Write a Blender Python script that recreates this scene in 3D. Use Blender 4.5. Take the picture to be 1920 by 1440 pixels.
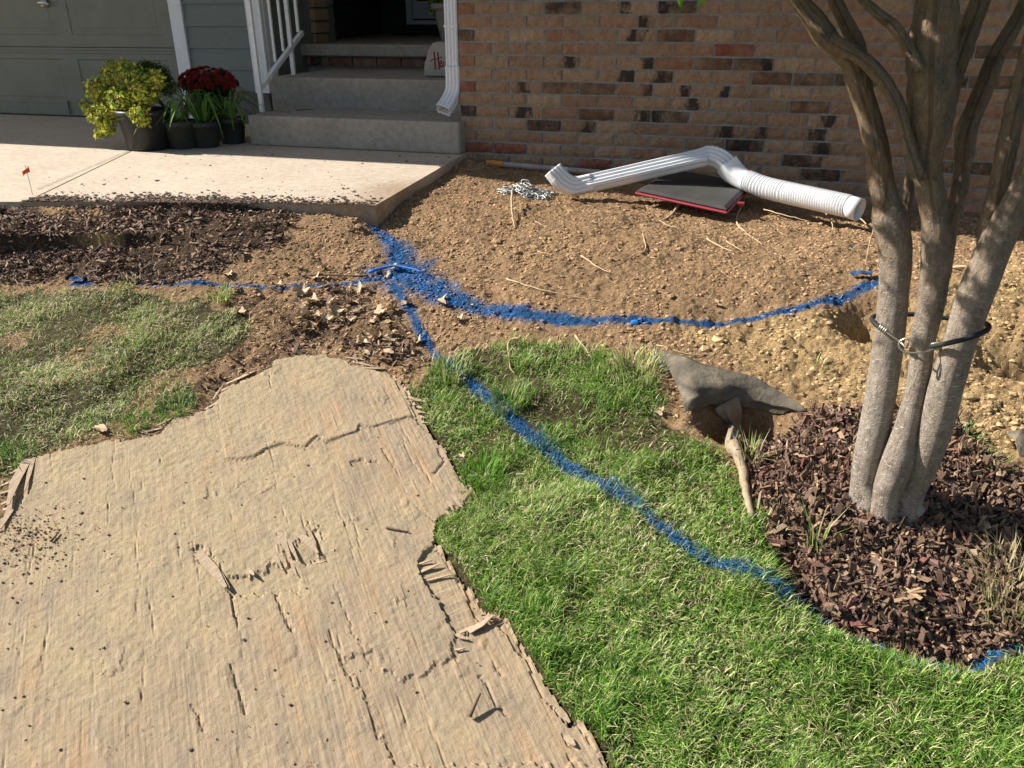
import bpy, math, random
import numpy as np
from mathutils import Vector, Matrix, noise as mnoise
S = bpy.context.scene
for o in list(bpy.data.objects): bpy.data.objects.remove(o)
COL = S.collection
rnd = random.Random(7)
rng = np.random.default_rng(11)

# ------------------------------------------------------------------ camera, sky, sun, exposure
FPX = 1530.0
PITCH, ROLL, YAW = 0.42637808, -0.0049437, -0.30754739
CAM = np.array([1.69827846, -4.67611723, 0.75378465])
F_ = np.array([math.sin(YAW)*math.cos(PITCH), math.cos(YAW)*math.cos(PITCH), -math.sin(PITCH)])
R0 = np.array([math.cos(YAW), -math.sin(YAW), 0.0]); U0 = np.cross(R0, F_)
R_ = R0*math.cos(ROLL)+U0*math.sin(ROLL); U_ = -R0*math.sin(ROLL)+U0*math.cos(ROLL)
cd = bpy.data.cameras.new('camera'); cam = bpy.data.objects.new('camera', cd); COL.objects.link(cam)
m = Matrix([[R_[i], U_[i], -F_[i], CAM[i]] for i in range(3)] + [[0, 0, 0, 1]])
cam.matrix_world = m
cd.sensor_fit = 'HORIZONTAL'; cd.sensor_width = 36; cd.lens = 36*FPX/1920; cd.clip_start = .05; cd.clip_end = 400
S.camera = cam
SUN_EL, SUN_A = math.radians(36), math.radians(-5.0)     # SUN_A: degrees behind (+) / in front (-) of the wall plane, from -X
sdir = Vector((-math.cos(SUN_A)*math.cos(SUN_EL), math.sin(SUN_A)*math.cos(SUN_EL), math.sin(SUN_EL)))
w = bpy.data.worlds.new('World'); S.world = w; w.use_nodes = True
nt = w.node_tree; bg = nt.nodes['Background']
sky = nt.nodes.new('ShaderNodeTexSky'); sky.sky_type = 'NISHITA'; sky.sun_disc = False
sky.sun_elevation = SUN_EL; sky.sun_rotation = math.atan2(sdir.x, sdir.y)
nt.links.new(sky.outputs[0], bg.inputs[0]); bg.inputs[1].default_value = .063
sl = bpy.data.lights.new('sun', 'SUN'); sl.energy = 5.0; sl.angle = math.radians(.53); sl.color = (1, .95, .87)
so = bpy.data.objects.new('sun', sl); COL.objects.link(so); so.rotation_euler = sdir.to_track_quat('Z', 'Y').to_euler()
S.view_settings.view_transform = 'Standard'; S.view_settings.look = 'None'; S.view_settings.gamma = 1
S.view_settings.exposure = 0.86; S.view_settings.use_curve_mapping = False

# ------------------------------------------------------------------ helpers
def ray(x, y): return F_+R_*(x-960)/FPX-U_*(y-720)/FPX
def I(x, y, a, v):                       # point of the plane axis a = v seen in that direction
    d = ray(x, y); return CAM+d*(v-CAM[a])/d[a]
def depth(p): return float((np.asarray(p)-CAM)@F_)
def tag(o, label=None, cat=None, group=None, kind=None):
    if label: o['label'] = label
    if cat: o['category'] = cat
    if group: o['group'] = group
    if kind: o['kind'] = kind
    return o
def empty(name, loc=(0, 0, 0), parent=None):
    o = bpy.data.objects.new(name, None); COL.objects.link(o); o.location = loc; o.empty_display_size = .05
    if parent: o.parent = parent
    return o
def link(name, me, mat=None, parent=None, loc=None, rot=None, scale=None):
    o = bpy.data.objects.new(name, me); COL.objects.link(o)
    if mat and not me.materials: me.materials.append(mat)
    if parent: o.parent = parent
    if loc is not None: o.location = loc
    if rot is not None: o.rotation_euler = rot
    if scale is not None: o.scale = scale
    return o
def np_mesh(name, V, Fs, cols=None, attr='Col', smooth=False, uv=None):
    V = np.asarray(V, dtype=np.float32).reshape(-1, 3)
    if not isinstance(Fs, list): Fs = [Fs]
    Fs = [np.asarray(f, dtype=np.int32) for f in Fs if len(f)]
    me = bpy.data.meshes.new(name)
    loops = np.concatenate([f.ravel() for f in Fs]); sizes = np.concatenate([np.full(len(f), f.shape[1]) for f in Fs])
    me.vertices.add(len(V)); me.vertices.foreach_set('co', V.ravel())
    me.loops.add(len(loops)); me.loops.foreach_set('vertex_index', loops)
    me.polygons.add(len(sizes)); st = np.concatenate([[0], np.cumsum(sizes)[:-1]]).astype(np.int32)
    me.polygons.foreach_set('loop_start', st); me.polygons.foreach_set('loop_total', sizes.astype(np.int32))
    me.polygons.foreach_set('use_smooth', np.full(len(sizes), smooth))
    me.update(calc_edges=True)
    if cols is not None:
        a = me.color_attributes.new(attr, 'FLOAT_COLOR', 'POINT'); a.data.foreach_set('color', np.asarray(cols, dtype=np.float32).ravel())
    if uv is not None:
        l = me.uv_layers.new(name='UVMap'); l.data.foreach_set('uv', np.asarray(uv, dtype=np.float32)[loops].ravel())
    return me
class MB:
    def __init__(s): s.v = []; s.f = []
    def add(s, V, Fc):
        n = len(s.v); s.v += [tuple(map(float, p)) for p in V]; s.f += [tuple(i+n for i in f) for f in Fc]; return s
    def box(s, a, b):
        x0, y0, z0 = a; x1, y1, z1 = b
        return s.add([(x0,y0,z0),(x1,y0,z0),(x1,y1,z0),(x0,y1,z0),(x0,y0,z1),(x1,y0,z1),(x1,y1,z1),(x0,y1,z1)],
              [(0,3,2,1),(4,5,6,7),(0,1,5,4),(1,2,6,5),(2,3,7,6),(3,0,4,7)])
    def prism(s, pts, z0, z1):
        n = len(pts); V = [(p[0],p[1],z0) for p in pts]+[(p[0],p[1],z1) for p in pts]
        return s.add(V, [tuple(range(n))[::-1], tuple(range(n, 2*n))]+[(i,(i+1)%n,n+(i+1)%n,n+i) for i in range(n)])
    def build(s, name, mat=None, parent=None, smooth=False, bevel=0, seg=2):
        me = bpy.data.meshes.new(name); me.from_pydata(s.v, [], s.f); me.update()
        for p in me.polygons: p.use_smooth = smooth
        o = link(name, me, mat, parent)
        if bevel:
            b = o.modifiers.new('bevel', 'BEVEL'); b.width = bevel; b.segments = seg; b.limit_method = 'ANGLE'
        return o
def catmull(P, n):
    P = np.asarray(P, float); Q = np.vstack([2*P[0]-P[1], P, 2*P[-1]-P[-2]]); out = []
    for i in range(1, len(Q)-2):
        for t in np.linspace(0, 1, n, endpoint=False):
            a, b, c, d = Q[i-1], Q[i], Q[i+1], Q[i+2]
            out.append(.5*((2*b)+(-a+c)*t+(2*a-5*b+4*c-d)*t*t+(-a+3*b-3*c+d)*t**3))
    out.append(P[-1]); return np.array(out)
def sweep(path, prof, radii=None, up=(0, 0, 1), cap=True, closed=False):
    """sweep a closed 2-D profile (list of (u,v)) along path, profile u = side, v = up"""
    path = np.asarray(path, float); n = len(path); prof = np.asarray(prof, float); k = prof.shape[-2]
    T = np.gradient(path, axis=0); T /= np.linalg.norm(T, axis=1)[:, None]+1e-12
    u = np.array(up, float); V = []
    for i in range(n):
        u = u-T[i]*(u@T[i]); u /= np.linalg.norm(u); s = np.cross(T[i], u)
        pr = prof if prof.ndim == 2 else prof[i]
        r = 1 if radii is None else radii[i]
        V.append(path[i]+(s[None]*pr[:, 0:1]+u[None]*pr[:, 1:2])*r)
    V = np.concatenate(V); Fc = []
    for i in range(n-1):
        for j in range(k): Fc.append((i*k+j, i*k+(j+1) % k, (i+1)*k+(j+1) % k, (i+1)*k+j))
    if cap: Fc += [tuple(range(k))[::-1], tuple(range((n-1)*k, n*k))]
    return V, Fc
def circ(n, r=1.0): return [(r*math.cos(2*math.pi*i/n), r*math.sin(2*math.pi*i/n)) for i in range(n)]
def tube(path, r, n=8, cap=True, up=(0, 0, 1)):
    rr = [r]*len(path) if np.isscalar(r) else r
    return sweep(path, circ(n), rr, up, cap)
# --- noise
def vnoise(x, y, seed=0):
    xi = np.floor(x).astype(np.int64); yi = np.floor(y).astype(np.int64); fx = x-xi; fy = y-yi
    fx = fx*fx*(3-2*fx); fy = fy*fy*(3-2*fy)
    def h(a, b):
        n = (a*374761393+b*668265263+seed*974634777) & 0x7fffffff
        n = ((n ^ (n >> 13))*1274126177) & 0x7fffffff
        return ((n ^ (n >> 16)) & 0xffff)/65535.0
    return (h(xi, yi)*(1-fx)+h(xi+1, yi)*fx)*(1-fy)+(h(xi, yi+1)*(1-fx)+h(xi+1, yi+1)*fx)*fy
def fbm(x, y, sc, oct=4, seed=0, gain=.5):
    s = 0; a = 1; t = 0
    for i in range(oct):
        s = s+a*vnoise(x*sc+i*17.3, y*sc+i*9.1, seed+i); t += a; a *= gain; sc *= 2.03
    return s/t*2-1
def sstep(a, b, x): t = np.clip((x-a)/(b-a), 0, 1); return t*t*(3-2*t)
def polysd(x, y, P):
    """signed distance to polygon, negative inside"""
    P = np.asarray(P)[:, :2]; d = np.full(x.shape, 1e9); ins = np.zeros(x.shape, bool)
    for i in range(len(P)):
        ax, ay = P[i]; bx, by = P[(i+1) % len(P)]; ex, ey = bx-ax, by-ay
        t = np.clip(((x-ax)*ex+(y-ay)*ey)/(ex*ex+ey*ey+1e-12), 0, 1)
        d = np.minimum(d, (x-ax-t*ex)**2+(y-ay-t*ey)**2)
        c = ((ay > y) != (by > y)) & (x < (bx-ax)*(y-ay)/(by-ay+1e-15)+ax); ins ^= c
    d = np.sqrt(d); return np.where(ins, -d, d)
def linesd(x, y, P, W):
    """distance to polyline minus local half width (W per point)"""
    P = np.asarray(P)[:, :2]; best = np.full(x.shape, 1e9)
    for i in range(len(P)-1):
        ax, ay = P[i]; bx, by = P[i+1]; ex, ey = bx-ax, by-ay
        t = np.clip(((x-ax)*ex+(y-ay)*ey)/(ex*ex+ey*ey+1e-12), 0, 1)
        d = np.sqrt((x-ax-t*ex)**2+(y-ay-t*ey)**2)/(W[i]*(1-t)+W[i+1]*t)
        best = np.minimum(best, d)
    return best                          # 1 at the local half width

# ------------------------------------------------------------------ materials
def mat(name, col=(.5,.5,.5), rough=.7, metal=0, spec=.5):
    M = bpy.data.materials.new(name); M.use_nodes = True; b = M.node_tree.nodes['Principled BSDF']
    b.inputs['Base Color'].default_value = (*col, 1); b.inputs['Roughness'].default_value = rough
    b.inputs['Metallic'].default_value = metal; b.inputs['Specular IOR Level'].default_value = spec
    return M
def N(M, t, **kw):
    n = M.node_tree.nodes.new(t)
    for k, v in kw.items(): setattr(n, k, v)
    return n
def L(M, a, b): M.node_tree.links.new(a, b)
def noise_node(M, scale, detail=6, rough=.6, coord='Object', stretch=None, dist=0):
    tc = N(M, 'ShaderNodeTexCoord'); n = N(M, 'ShaderNodeTexNoise'); n.inputs['Scale'].default_value = scale
    n.inputs['Detail'].default_value = detail; n.inputs['Roughness'].default_value = rough; n.inputs['Distortion'].default_value = dist
    src = tc.outputs[coord]
    if stretch:
        mp = N(M, 'ShaderNodeMapping'); mp.inputs['Scale'].default_value = stretch; L(M, src, mp.inputs[0]); src = mp.outputs[0]
    L(M, src, n.inputs['Vector']); return n
def ramp(M, src, stops):
    r = N(M, 'ShaderNodeValToRGB'); e = r.color_ramp.elements
    while len(e) < len(stops): e.new(.5)
    for i, (p, c) in enumerate(stops): e[i].position = p; e[i].color = (*c, 1) if len(c) == 3 else c
    L(M, src, r.inputs[0]); return r
def bump(M, src, strength=.3, dist=.005, prev=None):
    b = N(M, 'ShaderNodeBump'); b.inputs['Distance'].default_value = dist
    if hasattr(strength, 'is_output'): L(M, strength, b.inputs['Strength'])
    else: b.inputs['Strength'].default_value = strength
    L(M, src, b.inputs['Height'])
    if prev: L(M, prev.outputs[0], b.inputs['Normal'])
    return b
def mix(M, fac, a, b, mode='MIX'):
    n = N(M, 'ShaderNodeMix', data_type='RGBA', blend_type=mode)
    for s, v in ((0, fac), (6, a), (7, b)):
        if hasattr(v, 'is_output'): L(M, v, n.inputs[s])
        else: n.inputs[s].default_value = v if s == 0 else (*v, 1)
    return n.outputs[2]
def math_(M, op, a, b=None):
    n = N(M, 'ShaderNodeMath', operation=op)
    for i, v in enumerate((a, b)):
        if v is None: continue
        if hasattr(v, 'is_output'): L(M, v, n.inputs[i])
        else: n.inputs[i].default_value = v
    return n.outputs[0]
def bsdf(M): return M.node_tree.nodes['Principled BSDF']
def noisy(name, c1, c2, scale, rough=.7, bstr=.3, bdist=.004, bscale=None, metal=0, spec=.4, stretch=None, c3=None, detail=8):
    M = mat(name, c1, rough, metal, spec); n = noise_node(M, scale, detail, .65, stretch=stretch)
    st = [(.3, c1), (.7, c2)] if c3 is None else [(.28, c1), (.5, c2), (.74, c3)]
    L(M, ramp(M, n.outputs[0], st).outputs[0], bsdf(M).inputs['Base Color'])
    n2 = noise_node(M, bscale or scale*3, 8, .7, stretch=stretch)
    L(M, bump(M, n2.outputs[0], bstr, bdist).outputs[0], bsdf(M).inputs['Normal']); return M

def concrete(name, lo, hi, dirt=False):
    M = mat(name, lo, .85, spec=.25)
    n = noise_node(M, 2.3, 8, .7); big = ramp(M, n.outputs[0], [(.25, lo), (.75, hi)]).outputs[0]
    sp = noise_node(M, 190, 3, .8); spk = ramp(M, sp.outputs[0], [(.3, (.62,.62,.62)), (.5, (1,1,1)), (.8, (1.12,1.1,1.06))]).outputs[0]
    c = mix(M, .9, big, spk, 'MULTIPLY')
    md = noise_node(M, 26, 6, .7); c = mix(M, .8, c, ramp(M, md.outputs[0], [(.3, (.70,.68,.66)), (.6, (1.06,1.05,1.03))]).outputs[0], 'MULTIPLY')
    if dirt:
        at = N(M, 'ShaderNodeAttribute', attribute_name='Col'); dn = noise_node(M, 34, 8, .75)
        f = math_(M, 'MULTIPLY', at.outputs['Fac'], 1.0)
        f = math_(M, 'ADD', f, math_(M, 'MULTIPLY', math_(M, 'SUBTRACT', dn.outputs[0], .5), 1.3))
        f = ramp(M, f, [(.30, (0,0,0)), (.95, (.85,)*3)]).outputs[0]
        c = mix(M, f, c, (.25, .16, .09))
    L(M, c, bsdf(M).inputs['Base Color'])
    b = bump(M, sp.outputs[0], .35, .002); b = bump(M, md.outputs[0], .35, .006, b)
    L(M, b.outputs[0], bsdf(M).inputs['Normal']); return M
M_slab = concrete('pale_concrete', (.48, .40, .315), (.62, .53, .425), dirt=True)  # own pale tone of the walkway and driveway
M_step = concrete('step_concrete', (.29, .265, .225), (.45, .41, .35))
M_mortar = noisy('mortar', (.26, .265, .26), (.38, .38, .37), 60, .9, .7, .004, 180)
M_white = noisy('white_paint', (.70, .72, .76), (.80, .81, .83), 20, .45, .08, .001)
M_whitemetal = noisy('white_metal_paint', (.62, .63, .63), (.80, .80, .79), 35, .4, .12, .001, c3=(.82,.82,.8))
M_alu = noisy('white_aluminium', (.74, .75, .77), (.80, .81, .82), 12, .32, .05, .001)
M_vinyl = noisy('white_vinyl', (.72, .73, .75), (.82, .82, .82), 14, .42, .08, .001)

# ground: attribute zone = (grass, mulch, clay, paint)
M_ground = mat('soil', (.2,.13,.08), .95, spec=.15)
at = N(M_ground, 'ShaderNodeAttribute', attribute_name='zone'); sep = N(M_ground, 'ShaderNodeSeparateColor'); L(M_ground, at.outputs['Color'], sep.inputs[0])
n1 = noise_node(M_ground, 9, 8, .7); n2 = noise_node(M_ground, 90, 6, .75); n3 = noise_node(M_ground, 320, 4, .7)
soil = ramp(M_ground, n2.outputs[0], [(.28, (.16,.09,.046)), (.45, (.42,.265,.145)), (.72, (.64,.455,.275))]).outputs[0]
clay = ramp(M_ground, n2.outputs[0], [(.28, (.28,.165,.07)), (.48, (.56,.38,.19)), (.72, (.70,.51,.28))]).outputs[0]
mulc = ramp(M_ground, n2.outputs[0], [(.3, (.035,.023,.016)), (.5, (.10,.066,.045)), (.75, (.26,.18,.12))]).outputs[0]  # mulch ground colour, darkened to stand in for shade between chips
thatch = ramp(M_ground, n2.outputs[0], [(.3, (.04,.034,.017)), (.5, (.11,.095,.045)), (.75, (.34,.28,.15))]).outputs[0]  # thatch colour with the shade of gaps between blades darkened in
blue = ramp(M_ground, n2.outputs[0], [(.3, (.014,.06,.18)), (.55, (.02,.14,.36)), (.8, (.06,.25,.52))]).outputs[0]
def sharp(src, nz, amt=.7, lo=.42, hi=.58):
    f = math_(M_ground, 'ADD', src, math_(M_ground, 'MULTIPLY', math_(M_ground, 'SUBTRACT', nz.outputs[0], .5), amt))
    return ramp(M_ground, f, [(lo, (0,0,0)), (hi, (1,1,1))]).outputs[0]
c = mix(M_ground, sharp(sep.outputs[2], n1, .6), soil, clay)
c = mix(M_ground, sharp(sep.outputs[1], n2, .9), c, mulc)
c = mix(M_ground, sharp(sep.outputs[0], n2, .5), c, thatch)
c = mix(M_ground, sharp(math_(M_ground, 'MULTIPLY', at.outputs['Alpha'], .95), n3, 2.2, .35, .80), c, blue)
dk = ramp(M_ground, n1.outputs[0], [(.3, (.75,.74,.72)), (.6, (1.08,1.06,1.03))]).outputs[0]
c = mix(M_ground, .9, c, dk, 'MULTIPLY')
L(M_ground, c, bsdf(M_ground).inputs['Base Color'])
b = bump(M_ground, n2.outputs[0], 1.0, .02); b = bump(M_ground, n3.outputs[0], 1.0, .007, b); L(M_ground, b.outputs[0], bsdf(M_ground).inputs['Normal'])

def attr_mat(name, rough=.9, nscale=160, bstr=.5, bdist=.002, trans=0, spec=.2, var=.35):
    M = mat(name, rough=rough, spec=spec); a = N(M, 'ShaderNodeAttribute', attribute_name='Col')
    n = noise_node(M, nscale, 4, .7)
    c = mix(M, 1.0, a.outputs['Color'], ramp(M, n.outputs[0], [(.3, (1-var,)*3), (.7, (1+var,)*3)]).outputs[0], 'MULTIPLY')
    L(M, c, bsdf(M).inputs['Base Color'])
    if bstr: L(M, bump(M, n.outputs[0], bstr, bdist).outputs[0], bsdf(M).inputs['Normal'])
    if trans:
        t = N(M, 'ShaderNodeBsdfTranslucent'); L(M, c, t.inputs[0]); ms = N(M, 'ShaderNodeMixShader'); ms.inputs[0].default_value = trans
        L(M, bsdf(M).outputs[0], ms.inputs[1]); L(M, t.outputs[0], ms.inputs[2])
        out = [n for n in M.node_tree.nodes if n.type == 'OUTPUT_MATERIAL'][0]; L(M, ms.outputs[0], out.inputs[0])
    return M
M_clod = attr_mat('clod', .95, 300, .8, .003)
M_chip = attr_mat('bark_chip', .75, 220, .6, .002, spec=.35)
M_blade = attr_mat('grass_blade', .5, 60, 0, 0, trans=.32, spec=.35, var=.2)
M_dry = noisy('dry_leaf', (.25,.155,.085), (.46,.33,.20), 30, .75, .5, .003, c3=(.62,.49,.33))
M_root = noisy('dry_root', (.33,.22,.12), (.60,.45,.28), 40, .8, .5, .002)
M_twig = noisy('dark_twig', (.10,.065,.04), (.24,.16,.10), 60, .8, .5, .002)
M_bluepaint = noisy('blue_marking_paint', (.015,.10,.38), (.03,.22,.62), 60, .6, .5, .002)

# bricks
M_brick = mat('brick', rough=.88, spec=.2)
oi = N(M_brick, 'ShaderNodeObjectInfo'); tc = N(M_brick, 'ShaderNodeTexCoord')
vm = N(M_brick, 'ShaderNodeVectorMath', operation='ADD'); cx = N(M_brick, 'ShaderNodeCombineXYZ')
L(M_brick, math_(M_brick, 'MULTIPLY', oi.outputs['Random'], 37), cx.inputs[0]); L(M_brick, math_(M_brick, 'MULTIPLY', oi.outputs['Random'], 91), cx.inputs[2])
L(M_brick, tc.outputs['Object'], vm.inputs[0]); L(M_brick, cx.outputs[0], vm.inputs[1])
def bn(sc, st=None):
    n = N(M_brick, 'ShaderNodeTexNoise'); n.inputs['Scale'].default_value = sc; n.inputs['Detail'].default_value = 7; n.inputs['Roughness'].default_value = .7
    if st:
        mp = N(M_brick, 'ShaderNodeMapping'); mp.inputs['Scale'].default_value = st; L(M_brick, vm.outputs[0], mp.inputs[0]); L(M_brick, mp.outputs[0], n.inputs[0])
    else: L(M_brick, vm.outputs[0], n.inputs[0])
    return n
a1 = bn(26, (1, 1, .5)); a2 = bn(9); a3 = bn(150); 
c = mix(M_brick, ramp(M_brick, a1.outputs[0], [(.46, (0,0,0)), (.68, (.8,)*3)]).outputs[0], oi.outputs['Color'], (.27,.11,.06))
c = mix(M_brick, ramp(M_brick, a2.outputs[0], [(.45, (0,0,0)), (.7, (.75,)*3)]).outputs[0], c, (.40,.28,.19))
c = mix(M_brick, .8, c, ramp(M_brick, a3.outputs[0], [(.3, (.55,.53,.5)), (.55, (1.05,)*3), (.78, (1.25,1.22,1.15))]).outputs[0], 'MULTIPLY')
# dark flashed end: position along the brick given by the object colour's alpha
sx = N(M_brick, 'ShaderNodeSeparateXYZ'); L(M_brick, tc.outputs['Object'], sx.inputs[0])
e = math_(M_brick, 'SUBTRACT', math_(M_brick, 'MULTIPLY', sx.outputs[0], 5.0), math_(M_brick, 'SUBTRACT', oi.outputs['Alpha'], .5))
e = math_(M_brick, 'ABSOLUTE', e); e = math_(M_brick, 'ADD', e, math_(M_brick, 'MULTIPLY', math_(M_brick, 'SUBTRACT', a1.outputs[0], .5), 1.3))
e = math_(M_brick, 'SUBTRACT', e, math_(M_brick, 'MULTIPLY', oi.outputs['Random'], .12)); e = ramp(M_brick, e, [(.02, (1,1,1)), (.22, (0,0,0))]).outputs[0]
c = mix(M_brick, math_(M_brick, 'MULTIPLY', e, .9), c, (.03,.024,.022))
wn = bn(17); c = mix(M_brick, ramp(M_brick, wn.outputs[0], [(.69, (0,0,0)), (.72, (.8,)*3)]).outputs[0], c, (.5,.49,.46))
L(M_brick, c, bsdf(M_brick).inputs['Base Color'])
b = bump(M_brick, a1.outputs[0], 1.0, .012); b = bump(M_brick, a3.outputs[0], .9, .004, b); L(M_brick, b.outputs[0], bsdf(M_brick).inputs['Normal'])

# ------------------------------------------------------------------ terrain
def base_h(x, y):
    zr = np.interp(y, [-60,-30,-12,-7,-5,-1.7,-1.2,-.5,0,3], [-2.6,-2.5,-1.9,-1.3,-.92,-.115,-.075,-.05,-.035,-.03])
    zl = np.interp(y, [-60,-30,-12,-7,-5,-2.3,-2.0,-1.7,-1.2,0,3], [-2.6,-2.5,-1.9,-1.3,-.92,-.25,-.13,-.030,-.012,-.012,-.012])
    t = sstep(-.9, .1, x)
    z = zl*(1-t)+zr*t
    z = z-.065*np.clip(x-.1, 0, 4)*sstep(-1.6, -.3, y)
    return z
def Gb(px, py, hf=base_h):
    d = ray(px, py); t = np.linspace(.5, 12, 6000); q = CAM+d*t[:, None]
    s = q[:, 2]-hf(q[:, 0], q[:, 1]); k = int(np.argmax(s < 0)); a = s[k-1]/(s[k-1]-s[k]+1e-12); return q[k-1]*(1-a)+q[k]*a
def gp(pts): return [Gb(*p)[:2] for p in pts]

SLAB = [I(700,385,2,0)[:2], I(420,376,2,0)[:2], np.array([-1.487,-1.86]), np.array([-1.487,-1.798])]
JOINT = (np.array([-1.487, -1.798]), np.array([-2.36, .20]))
Z_mound = gp([(1385,850),(1440,800),(1520,772),(1640,770),(1760,800),(1830,880),(1930,930)]) + [np.array([3.3,-2.9]), np.array([3.3,-3.35])] + gp([(1925,1240),(1800,1256),(1700,1243),(1580,1192),(1510,1160),(1460,1110),(1430,1030)])
Z_left = [np.array([-3.2,-1.5])]+gp([(0,372)])+[np.array([-1.4,-1.6]), np.array([-.55,-1.45])]+gp([(600,400),(560,440),(470,480),(420,520),(300,535),(120,530),(0,520)])+[np.array([-3.2,-2.5])]
Z_litter = gp([(420,540),(700,540),(770,610),(800,670),(760,700),(690,690),(600,655),(470,720),(390,760),(360,700),(470,640),(400,570)])
Z_clay = gp([(1250,600),(1400,600),(1560,570),(1700,560),(1900,480),(2100,480),(2100,900),(1850,860),(1640,765),(1520,765),(1400,700)])
Z_clay2 = gp([(30,400),(140,385),(250,400),(260,440),(200,475),(110,465),(80,430)])
Z_g1 = [np.array([-3.2,-2.35])]+gp([(0,532),(240,545),(420,575),(480,620),(450,660),(340,700),(370,745),(300,790),(150,830),(0,900)])+[np.array([-.6,-3.5]), np.array([-3.2,-4.0])]
Z_g2 = gp([(775,720),(850,665),(960,640),(1060,640),(1190,690),(1235,740),(1260,800),(1320,850),(1360,900),(1385,960),(1430,1020),(1480,1130),(1560,1172),(1640,1200),(1700,1235),(1800,1245),(1960,1225)]) + \
       [np.array([3.6,-3.3]), np.array([3.6,-4.7]), np.array([1.9,-4.7])] + gp([(1350,1700),(1050,1460),(880,1200),(770,1020),(800,950),(780,860),(740,770)])
BL = [([(700,425,12),(735,450,20),(755,480,30),(752,515,62),(800,540,38),(870,565,28),(960,590,20),(1060,602,18),(1150,605,16),(1250,606,10),(1340,601,9),(1430,590,8),(1500,575,10),(1560,558,12),(1600,540,14),(1650,522,16)]),
      ([(132,529,7),(168,530,7)]), ([(240,530,3),(330,537,5),(420,540,6),(520,540,5),(600,534,5),(680,528,10),(720,518,22)]),
      ([(735,530,20),(765,570,14),(790,620,12),(820,665,10),(860,700,10),(905,740,14),(960,790,16),(1010,835,18),(1060,880,16),(1130,930,14),(1200,980,12),(1270,1035,12),(1330,1075,12),(1400,1105,10),(1470,1140,10),(1540,1172,11),(1600,1200,11),(1700,1238,14),(1760,1250,19),(1830,1246,16),(1925,1236,10)])]
BLW = []
for pl in BL:
    P = [Gb(a, b_) for a, b_, c_ in pl]; BLW.append(([p[:2] for p in P], [c_*depth(p)/FPX*(1.0 if pl is BL[3] else 1.2) for p, (a, b_, c_) in zip(P, pl)]))
TB = Gb(1650, 945)            # where the tree stands
PIT1 = Gb(1618, 592); PIT2 = Gb(1905, 655); HOL = Gb(1405, 812); DIT = gp([(1470,1080),(1500,1120),(1545,1152),(1620,1190),(1700,1220),(1800,1235)])
def zones(x, y):
    wob = .05*fbm(x, y, 9, 3, 5)+.02*fbm(x, y, 40, 2, 6)
    S_ = lambda P, s=.03: 1-sstep(-s, s, polysd(x, y, P)+wob)
    mu = np.maximum(S_(Z_mound), np.maximum(S_(Z_left, .06)*.62, S_(Z_litter, .1)*.50))
    cl = np.maximum(S_(Z_clay, .10), .7*S_(Z_clay2, .06)); mu = np.minimum(mu, 1-.6*S_(Z_clay2, .06))
    g = np.maximum(S_(Z_g1, .06)*np.clip(.75+.6*fbm(x, y, 7, 3, 9), 0, 1), S_(Z_g2, .035))
    far = np.maximum(sstep(3.2, 4.0, np.abs(x-.2)), sstep(-4.3, -5.2, y))
    g = np.maximum(g, far)
    bl = np.zeros_like(x)
    for P, W in BLW: bl = np.maximum(bl, 1-sstep(.0, 1.7, linesd(x, y, P, W)+.5*fbm(x, y, 18, 3, 202)))
    return g, mu*(1-np.clip(g, 0, 1)*.7), cl, bl
MB0 = Gb(1660, 1010)[:2]
def height(x, y, fine=True):
    z = base_h(x, y)
    z = z+.022*np.exp(-(((x-TB[0]-.01)/.11)**2+((y-TB[1])/.09)**2)); r2 = ((x-MB0[0])/.62)**2+((y-MB0[1])/.42)**2; z = z+.075*np.exp(-r2*1.3)
    z = z-.15*np.exp(-(((x-PIT1[0]-.03)/.085)**2+((y-PIT1[1])/.10)**2))-.16*np.exp(-(((x-PIT2[0]-.1)/.18)**2+((y-PIT2[1])/.09)**2))
    z = z-.20*np.exp(-(((x-HOL[0])/.12)**2+((y-HOL[1]-.05)/.10)**2)**2)
    z = z-.075*np.exp(-linesd(x, y, DIT, [.045]*6)**2)
    z = z+.028*fbm(x, y, 3.0, 3, 21)
    bd0 = polysd(x, y, BOARD_OUT); wb = 1-sstep(.02, .22, bd0); z = z*(1-wb)+wb*(board_z(x, y)-.004)
    # dug-up bank in the left bed
    q = Gl; z = z-.05*np.exp(-(((x-q[0])/.22)**2+((y-q[1])/.10)**2))
    if fine:
        g, mu, cl, bl = zones(x, y)
        n = fbm(x, y, 22, 4, 31, .6); n2_ = np.abs(fbm(x, y, 55, 3, 41, .6))
        z = z+(.011+.004*cl+.010*mu)*n*(1-.5*g)+(.014+.004*cl)*(n2_-.25)*(1-.7*g)
        z = z-.007*(1-np.minimum(1, np.abs(fbm(x, y, 14, 2, 77))*5))*cl
        z = z+.012*g*sstep(-.25, .6, fbm(x, y, 6, 2, 55))
        # the soil stays under the concrete and under the plywood
        sd = polysd(x, y, SLABFULL); z = np.where(sd < .012, np.minimum(z, -.06+.05*sstep(-.02, .012, sd)), z); kk = sstep(.10, -.05, x); kt = sstep(.05, -.7, x); z = np.where((sd >= .012) & (sd < .25), z*(1-kk)+kk*np.maximum(z, -.042+.024*kt-.30*sd+.010*fbm(x, y, 15, 3, 88)), z)
        bd = polysd(x, y, BOARD_OUT); z = np.where((bd >= 0) & (bd < .02), np.minimum(z, board_z(x, y)+.004), z)
        z = np.where(bd < .0, np.minimum(z, board_z(x, y)-.02), z)
    return z
Gl = Gb(190, 425)[:2]
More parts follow.
